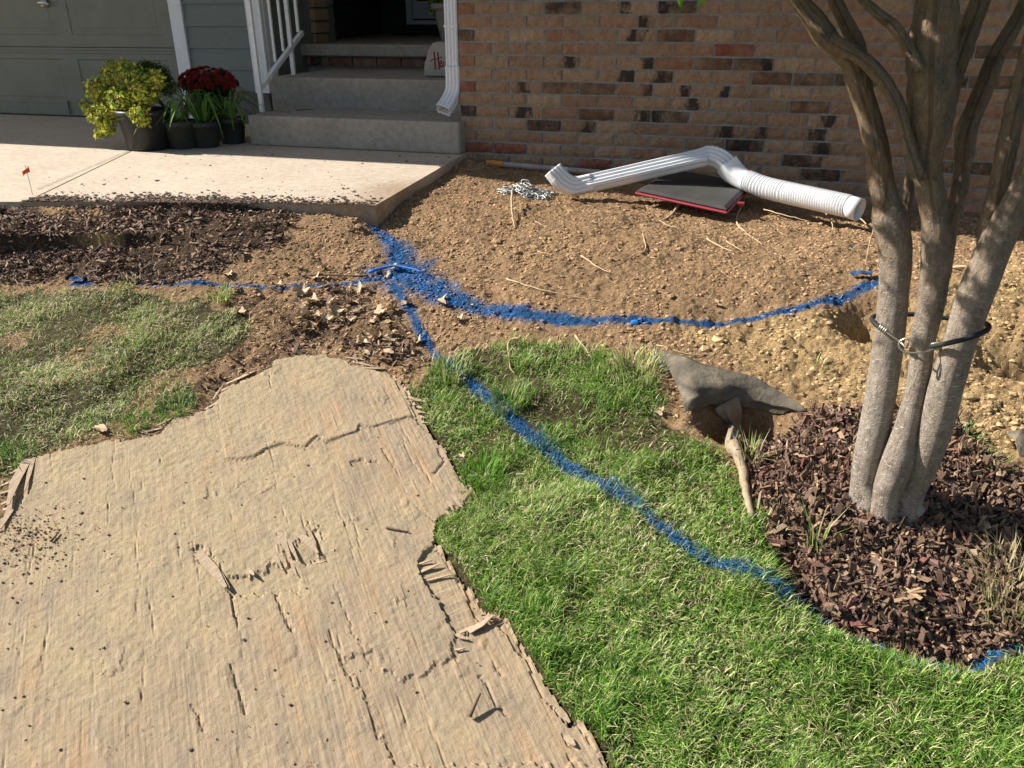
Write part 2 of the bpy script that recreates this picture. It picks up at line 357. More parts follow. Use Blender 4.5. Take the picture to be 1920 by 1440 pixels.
# concrete outline in plan: walkway + driveway
SLABFULL = [np.array([.068,-1.48]), SLAB[1], np.array([-1.487,-1.86]), np.array([-2.6,-2.2]), np.array([-2.9,-4.2]), np.array([-9,-4.2]), np.array([-9,1.3]), np.array([-.05,1.3]), np.array([-.062,-.06])]
def board_z(x, y): return -.118-.2495*(-1.7-y)+.004      # flat sheet lying on the slope
def BP(px, py):
    d = ray(px, py); # intersect with board plane z = a + k*y
    k = .2495; a = -.118+.004+.2495*1.7
    t = (a+k*CAM[1]-CAM[2])/(d[2]-k*d[1]); return CAM+d*t
ol = [(0,600),(45,570),(55,480),(95,410),(130,385),(290,350),(440,330),(540,310),(575,265),(620,250),(690,238),(770,160),(870,110),(915,90),(925,70),(1000,52),(1090,45),(1150,60),(1210,85),(1300,100),(1330,120),(1375,170),(1410,235),(1430,275),(1455,300),(1490,350),(1520,405),(1560,460),(1605,515),(1585,550),(1530,575),(1480,605),(1462,680),(1475,690),(1520,740),(1560,790),(1600,850),(1640,910),(1690,935)]
BPX = [(a/1.8, b_/1.8+640) for a, b_ in ol]+[(947,1162),(959,1185),(985,1222),(1011,1264),(1045,1312),(1067,1346),(1072,1356),(1090,1356),(1112,1387),(1135,1414),(1141,1440)]
BOARD_PL = [BP(*p) for p in BPX]
GR = np.array([.64, -.77]); GX = np.array([.77, .64])       # grain direction, across-grain
end = BOARD_PL[-1][:2]; e0 = BP(0, 1000)[:2]
BOARD_OUT = [p[:2] for p in BOARD_PL]+[end+GR*.55, e0+GR*1.3, e0+GR*.1-GX*.04]
BOARD_OUT = np.array(BOARD_OUT)

def axis(a, b, step, lo, hi):
    core = np.arange(a, b+1e-6, step); out = [core]; s = step; v = a; L_ = []
    while v > lo: s *= 1.25; v -= s; L_.append(v)
    R2 = []; s = step; v = b
    while v < hi: s *= 1.25; v += s; R2.append(v)
    return np.concatenate([L_[::-1], core, R2])
gx = axis(-2.3, 3.1, .0085, -60, 60); gy = axis(-4.2, .04, .0085, -60, 40)
XX, YY = np.meshgrid(gx, gy, indexing='xy')
HH = height(XX, YY); zg_ = zones(XX, YY)
nx, ny = len(gx), len(gy)
idx = np.arange(nx*ny).reshape(ny, nx)
FC = np.stack([idx[:-1,:-1], idx[:-1,1:], idx[1:,1:], idx[1:,:-1]], -1).reshape(-1, 4)
ground = link('ground', np_mesh('ground', np.stack([XX, YY, HH], -1).reshape(-1, 3), FC, np.stack([z.ravel() for z in zg_], -1), 'zone', True), M_ground)
tag(ground, kind='structure')
def hz(x, y):            # bilinear lookup of the built ground
    x = np.asarray(x, float); y = np.asarray(y, float)
    i = np.clip(np.searchsorted(gx, x)-1, 0, nx-2); j = np.clip(np.searchsorted(gy, y)-1, 0, ny-2)
    fx = (x-gx[i])/(gx[i+1]-gx[i]); fy = (y-gy[j])/(gy[j+1]-gy[j])
    return (HH[j, i]*(1-fx)+HH[j, i+1]*fx)*(1-fy)+(HH[j+1, i]*(1-fx)+HH[j+1, i+1]*fx)*fy
def G(px, py): return Gb(px, py, hz)

# ------------------------------------------------------------------ concrete: walkway and driveway
def slab_mesh(poly, top, bot, name, dirtf, step=.03):
    P = np.array(poly); x0, y0 = P.min(0); x1, y1 = P.max(0)
    mb = MB(); import bmesh
    bm = bmesh.new(); vs = [bm.verts.new((p[0], p[1], top)) for p in P]; f = bm.faces.new(vs)
    if f.normal.z < 0: f.normal_flip()
    for ax, a, b_ in ((0, x0, x1), (1, y0, y1)):
        v = a+step
        while v < b_:
            co = (v, 0, 0) if ax == 0 else (0, v, 0); no = (1, 0, 0) if ax == 0 else (0, 1, 0)
            bmesh.ops.bisect_plane(bm, geom=bm.verts[:]+bm.edges[:]+bm.faces[:], plane_co=co, plane_no=no); v += step
    bnd = [e_ for e_ in bm.edges if e_.is_boundary]
    r = bmesh.ops.extrude_edge_only(bm, edges=bnd)
    for v in [g_ for g_ in r['geom'] if isinstance(g_, bmesh.types.BMVert)]: v.co.z = bot; 
    bmesh.ops.recalc_face_normals(bm, faces=bm.faces[:])
    me = bpy.data.meshes.new(name); bm.to_mesh(me); bm.free()
    co = np.empty(len(me.vertices)*3); me.vertices.foreach_get('co', co); co = co.reshape(-1, 3)
    dd = dirtf(co[:, 0], co[:, 1]); cols = np.stack([dd, dd, dd, np.ones_like(dd)], -1)
    a = me.color_attributes.new('Col', 'FLOAT_COLOR', 'POINT'); a.data.foreach_set('color', cols.astype(np.float32).ravel())
    return me
SE0, SE1 = np.array(SLABFULL[0]), np.array([-1.487, -1.86])
def slab_dirt(x, y):
    # dirt tracked on to the outer corner and along the bed edge
    ex = SE1-SE0; n_ = np.array([-ex[1], ex[0]])/np.linalg.norm(ex); n_ = -n_ if n_[1] < 0 else n_
    d = (x-SE0[0])*n_[0]+(y-SE0[1])*n_[1]
    side = .068-x
    a = np.exp(-(d/.10)**2)*.55+np.exp(-((x-.0)/.22)**2-((y+1.15)/.35)**2)*.8
    return np.clip(a, 0, 1)
J0, J1 = JOINT; jd = (J1-J0)/np.linalg.norm(J1-J0); jn = np.array([-jd[1], jd[0]]); jn = jn if jn[0] > 0 else -jn
walk = [SLABFULL[0], SLAB[1], np.array([-1.487,-1.86])+jn*.006, J0+jn*.006, J1+jn*.006, np.array([J1[0]+.01,1.3]), np.array([-.05,1.3]), np.array([-.062,-.06])]
ws = link('walkway', slab_mesh(walk, 0, -.11, 'walkway', slab_dirt), M_slab); tag(ws, kind='structure')
drv = [np.array([-1.487,-1.86])-jn*.006, np.array([-2.6,-2.2]), np.array([-6.5,-2.2]), np.array([-6.5,.95]), np.array([J1[0]-.02,.95]), J1-jn*.006, J0-jn*.006]
ds = link('driveway', slab_mesh(drv, 0, -.11, 'driveway', lambda x, y: .35*np.exp(-((y+1.9)/.12)**2)), M_slab); tag(ds, kind='structure')
mb = MB(); mb.add([(-2.6,-2.205,-.004),(-6.5,-2.205,-.004),(-6.5,-6,-1.0),(-2.6,-6,-1.0),(-2.6,-2.205,-.2),(-6.5,-2.205,-.2),(-6.5,-6,-1.2),(-2.6,-6,-1.2)], [(0,1,2,3),(4,7,6,5),(0,3,7,4),(1,0,4,5),(3,2,6,7),(2,1,5,6)])
o = mb.build('driveway', M_slab); tag(o, kind='structure')
# thin tooled crack beside the joint is a strip of dark filler
mbj = MB(); c0 = I(70,356,2,0)[:2]; c1 = I(239,284,2,0)[:2]
M_joint = noisy('joint_filler', (.10,.085,.07), (.22,.18,.14), 50, .95, .4)
for (a, b_, wd) in ((J0-jn*.002, J1-jn*.002, .0065),):
    mbj.add([(*(a-jn*wd), -.014), (*(a+jn*wd), -.014), (*(b_+jn*wd), -.014), (*(b_-jn*wd), -.014)], [(0,1,2,3)])
o = mbj.build('expansion_joint', M_joint); tag(o, kind='structure')
mbj = MB(); n_ = np.array([-(c1-c0)[1], (c1-c0)[0]]); n_ /= np.linalg.norm(n_)
mbj.add([(*(c0-n_*.002), .004), (*(c0+n_*.002), .004), (*(c1+n_*.002), .004), (*(c1-n_*.002), .004)], [(0,3,2,1)])
o = mbj.build('driveway_crack', M_joint); tag(o, kind='structure')

# ------------------------------------------------------------------ porch steps
Z1, Z2, Z3 = .182, .373, .546
st = empty('porch_steps', (-.8, .3, 0)); tag(st, 'grey concrete porch steps with a brick course under the top landing', 'steps')
def lb(name, a, b_, mt, parent, bev=.008, off=None):
    loc = parent.location if parent else Vector((0,0,0)); q = MB().box(np.array(a)-np.array(loc), np.array(b_)-np.array(loc)); return q.build(name, mt, parent, bevel=bev, seg=3)
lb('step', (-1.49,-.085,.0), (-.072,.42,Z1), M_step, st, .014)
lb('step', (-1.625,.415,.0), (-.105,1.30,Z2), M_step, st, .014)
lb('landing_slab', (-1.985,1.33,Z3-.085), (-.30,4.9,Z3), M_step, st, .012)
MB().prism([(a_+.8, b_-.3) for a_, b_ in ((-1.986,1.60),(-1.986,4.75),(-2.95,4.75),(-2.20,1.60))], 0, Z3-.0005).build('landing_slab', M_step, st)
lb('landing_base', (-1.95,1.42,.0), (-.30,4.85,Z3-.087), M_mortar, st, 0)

# brick meshes
def brick_mesh(w_, h_, d_, seed):
    r = np.random.default_rng(seed); nx_, nz_ = 9, 4; V = []; 
    xs = np.linspace(-w_/2, w_/2, nx_); zs = np.linspace(-h_/2, h_/2, nz_)
    for k in range(nz_):
        for i in range(nx_):
            e_ = (i in (0, nx_-1)) or (k in (0, nz_-1)); x = xs[i]; z = zs[k]
            if k in (0, nz_-1): z += (r.random()-.5)*.0035
            if i in (0, nx_-1): x += (r.random()-.5)*.0035
            V.append((x, (.005 if e_ else 0)+(r.random()-.5)*.004, z))
    n = len(V); V += [(xs[0],d_,zs[0]),(xs[-1],d_,zs[0]),(xs[-1],d_,zs[-1]),(xs[0],d_,zs[-1])]
    Fc = [(k*nx_+i, k*nx_+i+1, (k+1)*nx_+i+1, (k+1)*nx_+i) for k in range(nz_-1) for i in range(nx_-1)]
    Fc += [tuple([n]+[n+1]+list(range(nx_-1, -1, -1)))[:2]+tuple(range(nx_-1, -1, -1))]
    top = [(nz_-1)*nx_+i for i in range(nx_)]; Fc += [tuple(top)+(n+2, n+3)]
    Fc += [tuple([k*nx_ for k in range(nz_-1, -1, -1)])+(n, n+3)]; Fc += [tuple([k*nx_+nx_-1 for k in range(nz_)])+(n+2, n+1)]
    me = bpy.data.meshes.new('brick'); me.from_pydata(V, [], Fc); me.update(); me.materials.append(M_brick); return me
BW, BH = .2032, .0677; JT = .0095
full = [brick_mesh(BW-JT, BH-JT, .07, 100+i) for i in range(8)]; half = [brick_mesh(.0975-JT/2, BH-JT, .07, 200+i) for i in range(3)]
TAN = [(.39,.265,.165), (.355,.235,.15), (.44,.31,.20), (.375,.27,.17), (.37,.215,.135), (.42,.285,.185), (.32,.225,.145)]
BROWN, OLIVE, DARK, RED, ORANGE = (.14,.08,.05), (.12,.09,.06), (.065,.052,.042), (.27,.09,.06), (.32,.15,.08)
wall = empty('brick_wall', (1.3, 0, 0)); tag(wall, 'tan and brown brick house wall with grey mortar joints', 'wall')
# alpha = centre of a dark flash (0..1 along the brick), 2 = none
SP = {(1,-1):(ORANGE,2),(1,2):(DARK,2),(1,4):(None,.07),(1,5):(OLIVE,.06),(3,-1):(DARK,2),(3,4):(None,.45),(3,5):(BROWN,2),(3,0):(None,2),(5,-1):(ORANGE,2),(5,2):(None,.7),(5,4):(None,.93),(5,5):(ORANGE,2),
 (5,6):(BROWN,2),(5,7):(OLIVE,.93),(7,-1):(RED,2),(7,1):(None,.38),(7,2):(BROWN,2),(7,3):(OLIVE,2),(7,4):(None,.93),(7,5):(None,.93),(7,6):(None,.97),(9,-1):(DARK,2),(9,1):(None,.38),(9,3):(BROWN,2),
 (9,4):(None,.85),(9,5):(OLIVE,.03),(2,3):(None,2),(2,5):(None,.02),(6,4):(None,.85),(6,5):(None,.78),(6,8):(BROWN,2),(6,9):(OLIVE,2),(8,1):(None,2),(8,6):(None,.55),(8,9):(BROWN,2),(10,2):(DARK,2),
 (10,3):(None,.8),(10,7):(None,.5),(10,8):(None,.4),(10,9):(None,.8),(12,0):(RED,2),(12,9):(DARK,2),(13,9):(DARK,2),(9,9):(None,.5),(4,7):(RED,2),(11,7):(DARK,.5),(4,12):(DARK,2),(2,12):(OLIVE,.1),(12,1):(RED,2),(13,3):(RED,2),(14,5):(DARK,2),(11,12):(OLIVE,2)}
wl = wall.location; stuffV = []
def put_brick(mesh, x, z, col, alpha, y=0):
    o = link('brick', mesh, None, wall); o.location = (x-wl.x, y+(rnd.random()-.5)*.003, z); o.rotation_euler = ((rnd.random()-.5)*.02, (rnd.random()-.5)*.012, (rnd.random()-.5)*.015)
    o.color = (*col, alpha)
for r in range(0, 17):
    zc = (12-r+.5)*BH; odd = r % 2 == 1
    xs0 = [-.0475-.0015] if odd else []
    if odd: put_brick(rnd.choice(half), -.0475, zc, (SP.get((r,-1), (None, 2))[0] or rnd.choice(TAN)), 2)
    for k in range(0, 15):
        xc = (k+.5)*BW if odd else k*BW+(.002 if k else 0)
        if xc > 2.95: continue
        s = SP.get((r, k)); vv = .85+.25*rnd.random(); col = (s and s[0]) or tuple(v*vv for v in rnd.choice(TAN)); al = s[1] if s else 2
        if not s and xc > 1.4:
            q = rnd.random()
            if q < .07: col = rnd.choice([BROWN, OLIVE, DARK])
            elif q < .12: al = rnd.choice([.1, .45, .9])
        put_brick(rnd.choice(full), xc, zc, col, al)
# the rest of the wall, above and to the right of the picture, joined
mbs = [MB() for _ in range(7)]
for r in range(-25, 17):
    zc = (12-r+.5)*BH; odd = r % 2 != 0
    if odd and r < 0: mbs[0].box((-.0975-wl.x,0,zc-BH/2+.005), (-.005-wl.x,.06,zc+BH/2-.005))
    for k in range(0, 34):
        xc = (k+.5)*BW if odd else k*BW
        if r >= 0 and xc <= 2.95: continue
        x0 = xc-BW/2+.005; x1 = xc+BW/2-.005
        if not odd and k == 0: x0 = -.0975
        mbs[min(6, int(rnd.random()**1.3*7))].box((x0-wl.x, rnd.random()*.003, zc-BH/2+.005), (x1-wl.x, .06, zc+BH/2-.005))
for mb, cc_ in zip(mbs, [TAN[0], TAN[1], TAN[2], TAN[4], TAN[5], TAN[6], BROWN]):
    o = mb.build('brick', M_brick, wall); o['kind'] = 'stuff'; o.color = (*cc_, 60)
o = MB().box((-.094-wl.x,.0105,-.6), (6.9-wl.x,.12,2.62)).build('mortar', M_mortar, wall)
o = MB().box((-.090-wl.x,.125,-.6), (6.9-wl.x,5.0,2.60)).build('wall_core', M_mortar, wall)
# bricks of the course under the landing slab
for k in range(9):
    if k == 8: pass
    o = link('brick', rnd.choice(full), None, st, loc=Vector((-1.90+k*BW+.1, 1.37, .418))-st.location); o.color = (*rnd.choice([BROWN, (.22,.13,.085), (.20,.14,.09), (.17,.10,.07)]), rnd.choice([2, 2, .4])); o.scale = (1, 1, 1.05)

# ------------------------------------------------------------------ garage wing
YG = .85; XC = -1.90
M_sid = noisy('sage_siding', (.15,.17,.155), (.19,.215,.195), 14, .6, .5, .002, 40, stretch=(1, 1, 9))
M_door = noisy('sage_garage_door', (.165,.17,.135), (.205,.21,.17), 6, .5, .18, .001, 120)
gar = empty('garage_wing', (-3.2, YG, 0)); tag(gar, 'sage green sided garage wing with white corner boards', 'building')
gl = gar.location
def gb(name, a, b_, mt, bev=.002): return lb(name, a, b_, mt, gar, bev)
xd = -2.66                                         # right end of the garage door opening
LAP = .148
zb = .235
lapz = [zb+i*LAP for i in range(16)]
for z in lapz:                                     # lapped boards of the front, each tilted out at the foot
    q = MB(); x0, x1 = -2.55-gl.x, XC-.11-gl.x
    q.add([(x0,-.016,z),(x1,-.016,z),(x1,-.004,z+LAP+.01),(x0,-.004,z+LAP+.01),(x0,.02,z),(x1,.02,z),(x1,.02,z+LAP+.01),(x0,.02,z+LAP+.01)], [(0,1,2,3),(4,7,6,5),(0,4,5,1),(3,2,6,7),(0,3,7,4),(1,5,6,2)])
    q.build('siding_board', M_sid, gar)
for z in lapz:                                     # side wall facing the porch
    q = MB(); y0, y1 = .10, 1.05
    q.add([(XC-gl.x-.004,y0,z),(XC-gl.x-.004,y1,z),(XC-gl.x-.016,y1,z+LAP+.01),(XC-gl.x-.016,y0,z+LAP+.01),(XC-gl.x-.05,y0,z),(XC-gl.x-.05,y1,z),(XC-gl.x-.05,y1,z+LAP+.01),(XC-gl.x-.05,y0,z+LAP+.01)], [(0,1,2,3),(4,7,6,5),(0,4,5,1),(3,2,6,7),(0,3,7,4),(1,5,6,2)])
    q.build('siding_board', M_sid, gar)
gb('wall_core', (-2.58,YG+.022,0), (XC-.03,YG+.75,2.6), M_mortar, 0)
gb('wall_core', (-6.85,YG+.77,0), (-2.97,4.92,2.6), M_mortar, 0)  # unseen block added to keep sun off the entry floor
MB().prism([(a_-gl.x, b_-gl.y) for a_, b_ in ((-3.02,1.59),(-1.99,1.59),(-2.15,1.76),(-2.91,4.76),(-3.02,4.76))], .0, 2.6).build('entry_light_block', M_mortar, gar)  # unseen filler added behind the entry siding to stop light leaks
gb('door_light_block', (-6.8,YG+.10,0), (-2.585,YG+.13,2.5), M_mortar, 0)  # unseen panel added to stop sun leaking through the door joints
gb('foundation', (-2.50,YG-.008,0), (XC-.02,YG+.021,.233), noisy('foundation', (.10,.095,.085), (.17,.16,.14), 20, .9), 0)
gb('corner_board', (XC-.118,YG-.03,.228), (XC+.004,YG+.0,2.6), M_white)
gb('corner_board', (XC-.02,YG+.002,.232), (XC+.012,YG+.10,2.6), M_white)
gb('door_trim', (-2.665,YG-.03,.01), (-2.555,YG+.02,2.3), M_white)
gb('door_trim', (-6.9,YG-.03,2.15), (-2.667,YG+.02,2.3), M_white)
gd = empty('garage_door', (0, 0, 0), gar)
yd = YG+.045-gl.y
# door sections: each a slab with raised-panel coffers
secs = [(.012, .525), (.530, 1.045), (1.05, 1.565), (1.57, 2.14)]
PW, PG = .60, .165
for (z0, z1) in secs:
    q = MB(); X0, X1 = -6.6-gl.x, -2.668-gl.x
    # horizontal rails with a groove at the section joint
    rails = [(z0, z0+.085), (z1-.085, z1-.045), (z1-.041, z1-.022), (z1-.018, z1)]
    for a, b_ in rails: q.box((X0, yd, a), (X1, yd+.03, b_))
    q.box((X0, yd+.006, z0), (X1, yd+.029, z1))
    zz0, zz1 = z0+.085, z1-.085
    x = -4.235-PW-PG-gl.x-(PW+PG)*2+.0
    x = -2.93-gl.x
    cells = []
    xr = -3.05
    # panel right edges follow the stile positions read along the door
    edges = [(-3.67-.0, -2.80), (-4.58-.27+.52, -3.80)]
    k = 0; xe = -2.80
    while xe > -6.5:
        cells.append((xe-.86, xe)); xe -= .86+.14
    prevx = X1
    for (a, b_) in cells:
        a -= gl.x; b_ -= gl.x
        q.box((b_, yd, zz0), (prevx, yd+.03, zz1)); prevx = a
        # bevelled raised field
        i1, i2 = .03, .055
        A = [(a,yd,zz0),(b_,yd,zz0),(b_,yd,zz1),(a,yd,zz1)]
        B = [(a+.012,yd+.016,zz0+.012),(b_-.012,yd+.016,zz0+.012),(b_-.012,yd+.016,zz1-.012),(a+.012,yd+.016,zz1-.012)]
        Cc = [(a+i2,yd+.004,zz0+i2),(b_-i2,yd+.004,zz0+i2),(b_-i2,yd+.004,zz1-i2),(a+i2,yd+.004,zz1-i2)]
        fs = [(i,(i+1)%4,4+(i+1)%4,4+i) for i in range(4)]+[(4+i,4+(i+1)%4,8+(i+1)%4,8+i) for i in range(4)]+[(8,9,10,11)]
        q.add(A+B+Cc, fs)
    q.box((X0, yd, zz0), (prevx, yd+.03, zz1))
    q.build('door_section', M_door, gd)
M_rubber = noisy('black_rubber', (.012,.012,.013), (.03,.03,.032), 30, .7, .3)
MB().box((-6.6-gl.x, yd-.004, 0.001), (-2.668-gl.x, yd+.03, .0115)).build('bottom_seal', M_rubber, gd)
M_chrome = mat('brushed_metal', (.5,.5,.48), .35, 1)
hp = I(83, 5, 1, YG+.04)
q = MB(); V, Fc = tube([hp-np.array(gl)+np.array([-.05,0,.012]), hp-np.array(gl)+np.array([-.02,-.03,.0]), hp-np.array(gl)+np.array([.05,-.03,.0]), hp-np.array(gl)+np.array([.07,-.028,-.02])], [.012,.014,.011,.008], 10); q.add(V, Fc); q.box(hp-np.array(gl)+[-.03,-.01,-.03], hp-np.array(gl)+[.03,.01,.03]); q.build('handle', M_chrome, gd, smooth=True)
# small metal slide near the bottom of the door
lp = I(131, 203, 1, YG+.04)-np.array(gl)
q = MB().box(lp+[-.012,-.012,-.045], lp+[-.004,.0,.05]); q.box(lp+[-.03,-.012,.045], lp+[.0,.0,.055]); q.build('door_stop', M_door, gd)

# entry recess
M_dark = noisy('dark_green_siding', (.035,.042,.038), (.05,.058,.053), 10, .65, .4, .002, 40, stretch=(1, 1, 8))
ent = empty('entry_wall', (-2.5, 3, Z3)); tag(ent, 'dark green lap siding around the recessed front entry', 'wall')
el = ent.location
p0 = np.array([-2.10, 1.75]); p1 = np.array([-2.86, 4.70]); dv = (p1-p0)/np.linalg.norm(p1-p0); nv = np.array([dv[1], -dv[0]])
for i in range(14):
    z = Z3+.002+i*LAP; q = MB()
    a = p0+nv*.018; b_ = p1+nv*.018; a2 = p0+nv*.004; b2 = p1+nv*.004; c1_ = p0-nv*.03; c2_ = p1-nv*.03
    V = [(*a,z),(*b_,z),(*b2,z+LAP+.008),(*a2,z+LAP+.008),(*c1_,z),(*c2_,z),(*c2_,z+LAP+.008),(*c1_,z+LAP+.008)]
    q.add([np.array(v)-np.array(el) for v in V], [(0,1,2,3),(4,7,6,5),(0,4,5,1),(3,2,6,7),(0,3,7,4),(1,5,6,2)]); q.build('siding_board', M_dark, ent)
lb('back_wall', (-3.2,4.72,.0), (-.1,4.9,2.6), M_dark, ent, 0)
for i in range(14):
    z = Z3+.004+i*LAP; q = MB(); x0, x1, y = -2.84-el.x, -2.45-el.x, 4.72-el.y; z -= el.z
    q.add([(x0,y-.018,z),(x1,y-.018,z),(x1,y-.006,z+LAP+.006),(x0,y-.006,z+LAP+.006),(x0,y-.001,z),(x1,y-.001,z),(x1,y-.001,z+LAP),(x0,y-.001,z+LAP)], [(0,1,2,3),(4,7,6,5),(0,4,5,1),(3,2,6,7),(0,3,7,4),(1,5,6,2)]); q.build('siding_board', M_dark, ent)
dl = I(765, 46, 1, 4.66); dr = I(840, 46, 1, 4.66)
fd = empty('front_door', (dl[0]+.5, 4.66, dl[2])); tag(fd, 'white framed storm door at the back of the shaded entry', 'door')
fl = fd.location
M_frame = noisy('white_door_frame', (.74,.79,.86), (.80,.84,.90), 10, .4, .05)
def fb(name, a, b_, mt): return lb(name, a, b_, mt, fd, .003)
fb('frame', (dl[0],4.62,dl[2]), (dl[0]+.06,4.70,2.58), M_frame); fb('frame', (dl[0]+1.0,4.62,dl[2]), (dl[0]+1.06,4.70,2.58), M_frame)
fb('frame', (dl[0]+.062,4.62,dl[2]), (dl[0]+.998,4.70,dl[2]+.045), M_frame)
fb('kick_plate', (dl[0]+.075,4.65,dl[2]+.06), (dl[0]+.98,4.69,dl[2]+.24), M_frame)
M_glass = mat('dark_glass', (.03,.012,.008), .08, spec=.8); fb('pane', (dl[0]+.13,4.655,dl[2]+.245), (dl[0]+.92,4.69,2.5), M_glass)
fb('stile', (dl[0]+.075,4.652,dl[2]+.241), (dl[0]+.128,4.69,2.5), M_frame)
mt_ = I(800, 66, 2, Z3+.002); o = MB().box((mt_[0]-.4,3.95,Z3+.001), (mt_[0]+.45,4.5,Z3+.02)).build('door_mat', M_rubber, bevel=.006); tag(o, 'thin black door mat in front of the white storm door', 'mat')

# stone veneer column and brick pier left of the landing
M_stone = noisy('tan_ledge_stone', (.22,.15,.09), (.36,.26,.16), 10, .85, .7, .01, 40, c3=(.30,.22,.15))
col = empty('stone_column', (-2.02, 1.62, Z3)); tag(col, 'tan stacked stone column at the left end of the landing', 'column')
cb = np.array([I(588,78,2,Z3)[0], 1.6]); z = Z3+.002; i = 0
xr = I(590, 40, 1, 1.52)[0]; xl = I(563, 40, 1, 1.52)[0]
while z < 2.5:
    h_ = .07+.045*rnd.random(); xo = (rnd.random()-.5)*.02; q = MB()
    q.box((xl-col.location.x, -.10-xo, z-Z3), (xr+xo*1.2-col.location.x, .12, z+h_-.008-Z3)); o = q.build('stone', M_stone, col, bevel=.008)
    z += h_
pier = empty('brick_pier', (-2.0, 1.36, 0)); tag(pier, 'narrow orange brick pier behind the white railing', 'pier')
px0, px1 = I(543, 60, 1, 1.36)[0], I(564, 60, 1, 1.36)[0]
for i in range(34):
    for (a, b_) in (((px0, px1-.005),) if i % 2 else ((px0, (px0+px1)/2-.02), ((px0+px1)/2-.012, px1-.005))):
        o = MB().box((a+2.0, -.02+rnd.random()*.003, .376+i*BH-.0), (b_+2.0, .06, .376+i*BH+BH-JT)).build('brick', M_brick, pier); o.color = (*rnd.choice([ORANGE, (.30,.11,.06), (.27,.12,.07)]), 2)
MB().box((px0+2.002, -.012, .374), (px1+1.992, .05, 2.6)).build('mortar', M_mortar, pier)

# roof overhang
rf = empty('roof_overhang', (0, 0, 2.6)); tag(rf, 'white soffit and fascia of the roof above the brick wall', 'roof')
EY = -.45-2.6/math.tan(SUN_EL)*math.sin(-SUN_A)     # eave line whose shade falls just outside the wall
MB().box((-9, EY, -.008), (9, 5.1, .12)).build('soffit', M_white, rf); MB().box((-9, EY-.02, -.02), (9, EY-.001, .18)).build('fascia', M_white, rf)

# ------------------------------------------------------------------ downspout on the wall corner
def leader_profile(w_, h_, flutes=3, fd_=.006):
    pts = []; r = .008
    def side(p, q_, n_, fl):
        p = np.array(p); q_ = np.array(q_); d = (q_-p); L_ = np.linalg.norm(d); d /= L_; nn = np.array([d[1], -d[0]])
        for i in range(n_):
            t = i/n_; off = 0
            if fl: off = -fd_*(max(0, math.cos(2*math.pi*fl*(t-.5)))**.7 if .1 < t < .9 else 0)
            pts.append(p+d*L_*t+nn*off)
    a, b_ = w_/2, h_/2
    side((-a+r,-b_), (a-r,-b_), 18, flutes); side((a-r,-b_), (a,-b_+r), 2, 0); side((a,-b_+r), (a,b_-r), 12, 2); side((a,b_-r), (a-r,b_), 2, 0)
    side((a-r,b_), (-a+r,b_), 18, flutes); side((-a+r,b_), (-a,b_-r), 2, 0); side((-a,b_-r), (-a,-b_+r), 12, 2); side((-a,-b_+r), (-a+r,-b_), 2, 0)
    return np.array(pts)
dsp = empty('downspout', (-.14, .03, Z1)); tag(dsp, 'white fluted downspout fixed at the left corner of the brick wall', 'downspout')
dlc = np.array(dsp.location)
pr = leader_profile(.078, .06)
xd0 = -.139; yd0 = .03
V, Fc = sweep([(0,0,z) for z in np.linspace(2.5-Z1, .285, 12)], pr, up=(0,-1,0), cap=False); q = MB(); q.add(V, Fc); q.build('pipe', M_white, dsp, smooth=True)
pts = catmull([(0,0,.30),(0,-.0,.20),(-.006,-.014,.145),(-.022,-.055,.095),(-.036,-.098,.062)], 6); sc = [1.04+(.04 if i % 2 and i < 19 else .03) for i in range(len(pts))]
V, Fc = sweep(pts, pr, sc, up=(0,-1,.0), cap=False); q = MB(); q.add(V, Fc); o = q.build('elbow', M_white, dsp, smooth=True)
so_ = o.modifiers.new('thick', 'SOLIDIFY'); so_.thickness = .002
q = MB(); q.box((-.0405,-.0325,.50), (.0405,.0,.515)); q.build('strap', M_white, dsp)

# ------------------------------------------------------------------ railing
rail = empty('porch_railing', (-1.5, .07, Z1)); tag(rail, 'white painted metal stair railing with slim balusters', 'railing'); rl = np.array(rail.location)
XR = -1.49; pA = I(492, 210, 2, Z1); XR = pA[0]; pB = I(551, 140, 2, Z2)
A0 = np.array([pA[0], pA[1], Z1]); B0 = np.array([pB[0], pB[1], Z2]); dAB = (B0-A0)[:2]; slope_dir = dAB/np.linalg.norm(dAB)
ang = math.atan2(slope_dir[1], slope_dir[0])
def bar(name, a, b_, th, parent):
    V, Fc = sweep([np.array(a)-rl, np.array(b_)-rl], [(-th/2,-th/2),(th/2,-th/2),(th/2,th/2),(-th/2,th/2)], up=(slope_dir[0], slope_dir[1], .001) if abs(a[0]-b_[0])+abs(a[1]-b_[1]) < .01 else (0,0,1)); q = MB(); q.add(V, Fc); return q.build(name, M_whitemetal, parent, bevel=.001)
def onrail(px, py): # point of the railing plane seen there
    d = ray(px, py); nn = np.array([-slope_dir[1], slope_dir[0]]); t = ((A0[:2]-CAM[:2])@nn)/(d[:2]@nn); return CAM+d*t
bar('post', A0, A0+[0,0,1.0], .026, rail); bar('post', B0, B0+[0,0,1.0], .026, rail)
r0 = onrail(489,165); r1 = onrail(546,80); r2 = onrail(566, 61)
bar('rail', r0, r2, .028, rail); bar('rail', r0+[0,0,.74], r2+[0,0,.74], .034, rail)
for (x, y) in ((500,139),(516.5,116),(531.5,96),(559.5,60)):
    p = onrail(x, y); bar('baluster', p, p+[0,0,.75], .016 if x != 559.5 else .02, rail)

